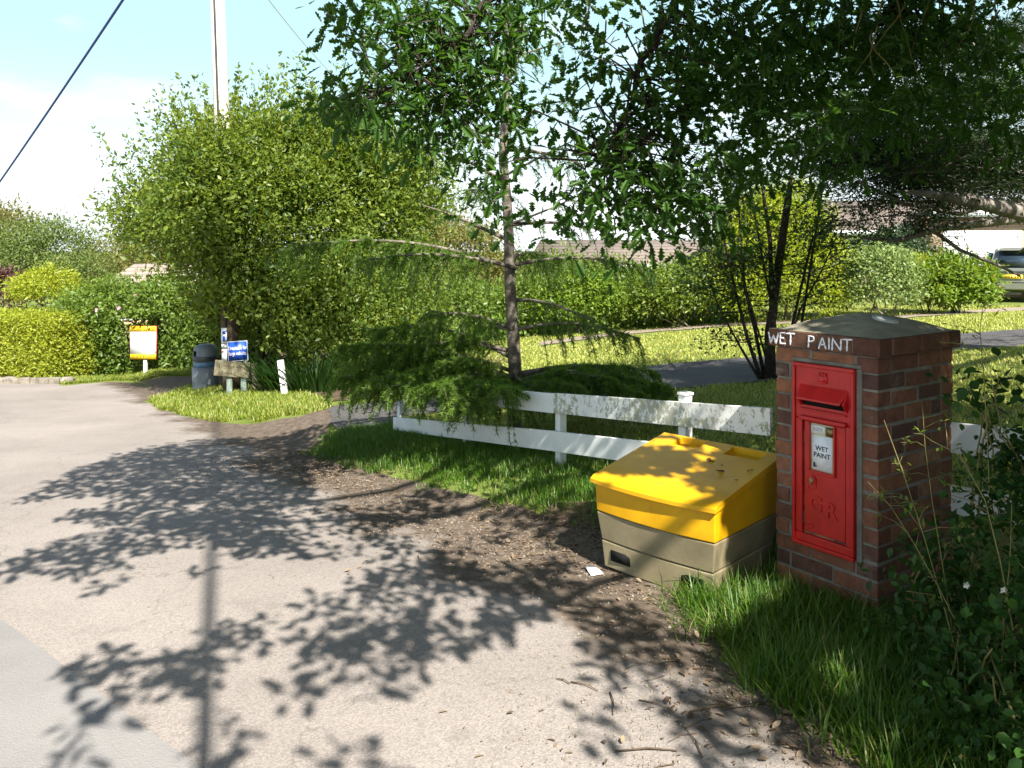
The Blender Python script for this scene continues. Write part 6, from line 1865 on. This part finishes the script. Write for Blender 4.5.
# not through the pillar or the bin
rel = np.column_stack([X - PC[0], Y - PC[1]]); pa, pb2 = rel @ dF[:2], rel @ dS[:2]
inp_ = (pa > -.01) & (pa < WF + .01) & (pb2 > -.01) & (pb2 < WS + .01)
rel = np.column_stack([X - bR[0], Y - bR[1]]); ga, gb = rel @ gF[:2], rel @ gB[:2]
inb = (ga > -.01) & (ga < GW + .02) & (gb > -.02) & (gb < GD)
k = ~inp_ & ~inb & (Y > .9)
X, Y, u, s = X[k], Y[k], u[k], s[k]
tall = np.clip(1.0 - (s + .1) / .9, 0, 1)                # long grass around the pillar
L = (.055 + .05 * rng.random(len(X)) + tall * (.02 + .07 * rng.random(len(X)) ** 2)) * (.75 + .35 * (n2(u, s, 6, 9) + 1) / 2)
blades('verge_grass', M['g_verge'], X, Y, L, .0048 + .002 * rng.random(len(X)), .5, 'rough green grass of the verge between road and fence')
# tufts of long blades by the pillar
tx = []; 
for (x, y, k) in ((700, 605, 260), (725, 612, 240), (742, 598, 220), (760, 640, 260), (800, 660, 260), (840, 680, 280), (780, 690, 200), (860, 730, 260), (900, 700, 260), (880, 650, 240), (710, 630, 160), (820, 630, 200), (930, 745, 260), (900, 760, 200)):
    p = gp(x, y); tx.append(p + rng.normal(size=(k, 2)) * .075)
tx = np.vstack(tx); n = len(tx)
rel = tx - PC[:2]; pa, pb2 = rel @ dF[:2], rel @ dS[:2]
k = ~((pa > -.01) & (pa < WF + .01) & (pb2 > -.01) & (pb2 < WS + .01)); tx = tx[k]; n = len(tx)
blades('long_grass', M['g_verge'], tx[:, 0], tx[:, 1], rng.uniform(.08, .20, n), .0052, .85, 'long tufts of grass around the foot of the pillar')
# lawn behind the fence and across the garden
n = 150000
D_ = rng.uniform(4.5, 22, n) ; xpx = rng.uniform(395, 1060, n); X = (xpx - CX) / F * D_; Y = D_
u, s = us(X, Y); G = np.column_stack([X, Y, zg(X, Y)]); q = pix(G)
hard = inpoly(q, [(330, 407), (420, 396), (560, 378), (672, 364), (760, 357), (960, 334), (1120, 324), (1120, 342), (960, 350), (775, 381), (690, 388), (560, 402), (430, 414), (330, 430)]) | inpoly(q, [(540, 342), (620, 332), (735, 323.5), (880, 318), (950, 312), (1060, 305), (1120, 306), (1040, 310), (950, 316), (880, 322), (735, 327), (620, 337), (540, 348)])
k = (u > .1) & ~hard & (q[:, 1] > 304) & ((n2(X, Y, 1.6, 21) > -.75) | (rng.random(n) < .4)); X, Y, D_ = X[k], Y[k], D_[k]
blades('lawn_grass', M['g_lawn'], X, Y, .030 + .035 * rng.random(len(X)), .006 + .0007 * D_, .5, 'mown lawn behind the white fence')
# corner island and the verge under the sale board
def patch(name, poly, n, m, L, label):
    W_ = np.array([gp(*p) for p in poly]); lo, hi = W_.min(0), W_.max(0)
    p = rng.uniform(lo, hi, (n, 2)); jit = p + np.column_stack([n2(p[:, 0], p[:, 1], 4, 33), n2(p[:, 1], p[:, 0], 4, 34)]) * .12
    p = p[inpoly(jit, W_)]; p = p[(n2(p[:, 0], p[:, 1], 3, 35) > -.7) | (rng.random(len(p)) < .3)]
    blades(name, m, p[:, 0], p[:, 1], L * rng.uniform(.5, 1.2, len(p)), .012, .5, label)
isl = [(144, 400), (185, 388), (245, 384), (330, 400), (332, 408), (300, 415), (262, 422), (222, 422), (180, 415)]
patch('corner_grass', isl, 60000, M['g_island'], .09, 'bright grass corner under the road signs')
sv = [(64, 384.5), (110, 381), (191, 375.8), (243, 369.5), (243, 365), (191, 368), (130, 373), (60, 379)]
patch('hedge_verge_grass', sv, 60000, M['g_island'], .08, 'sunny grass strip in front of the rose hedge')

# ------------------------------------------------------------------ litter of leaves, chips and twigs along the road edge
n = 20000
s = rng.uniform(-3, 5.2, n); off = np.abs(rng.normal(0, .48, n)) - .12; u = edge_u(s) - off
k = rng.random(n) < np.clip(.30 + .7 * n2(u, s, 3, 51), .05, 1); s, u = s[k], u[k]
X, Y = fu(u, s); k = Y > 1.2; X, Y = X[k], Y[k]; n = len(X)
P = np.column_stack([X, Y, zg(X, Y) + .012 + .004 * rng.random(n)]); d = rdir(n); d[:, 2] *= .25
sz = .008 + .034 * rng.random(n) ** 2
o = leaves('leaf_litter', M['litter'], P, unit(d), unit(UP + rdir(n) * .35), sz, sz * rng.uniform(.25, .6, n), 'leaf'); o['kind'] = 'stuff'; o['label'] = 'dead leaves and chips lying along the road edge'
n = 170; s = rng.uniform(-2.0, 4, n); u = edge_u(s) - np.abs(rng.normal(0, .33, n)); X, Y = fu(u, s)
mb = MB()
for x, y in zip(X, Y):
    if y < 1.6: continue
    a = rng.uniform(0, 6.28); L = rng.uniform(.03, .14) * (1 if rng.random() < .8 else 1.6)
    p0, p1 = np.array([x, y]) - np.array([math.cos(a), math.sin(a)]) * L / 2, np.array([x, y]) + np.array([math.cos(a), math.sin(a)]) * L / 2
    mid = (p0 + p1) / 2 + rng.normal(size=2) * L * .07
    r = rng.uniform(.001, .0026)
    mb.tube([g3(*p0, .012), g3(*mid, .015), g3(*p1, .012)], [r, r, r * .6], 5)
for (x0, y0, x1, y1, r) in ((615, 755, 675, 754, .0028), (685, 732, 712, 722, .0022), (610, 695, 613, 718, .0024), (571, 685, 598, 694, .0025), (690, 715, 735, 708, .003)):
    p0, p1 = gp(x0, y0), gp(x1, y1); mb.tube([g3(*p0, .012), g3(*((p0 + p1) / 2 + .008), .016), g3(*p1, .012)], [r, r, r * .7], 6)
o = mb.build('fallen_twigs', M['fallen'], smooth=True); o['kind'] = 'stuff'; o['label'] = 'thin twigs scattered along the road edge'
# loose grit that has washed off the road
n = 5200; s = rng.uniform(-3, 5, n); u = edge_u(s) - np.abs(rng.normal(.1, .75, n)); X, Y = fu(u, s); k = (Y > 1.3); X, Y = X[k], Y[k]; n = len(X)
P = np.column_stack([X, Y, zg(X, Y) + .009]); sz = rng.uniform(.003, .009, n); base_v = np.array([(1, 0, 0), (-.5, .87, 0), (-.5, -.87, 0), (0, 0, 1.0)])
V = (P[:, None, :] + base_v[None] * sz[:, None, None] * rng.uniform(.6, 1.3, (n, 4, 1))).reshape(-1, 3)
fl = np.array([0, 1, 3, 1, 2, 3, 2, 0, 3]); o = np_mesh('grit', V, (np.arange(n)[:, None] * 4 + fl).ravel(), np.full(n * 3, 3), M['grit']); o['kind'] = 'stuff'
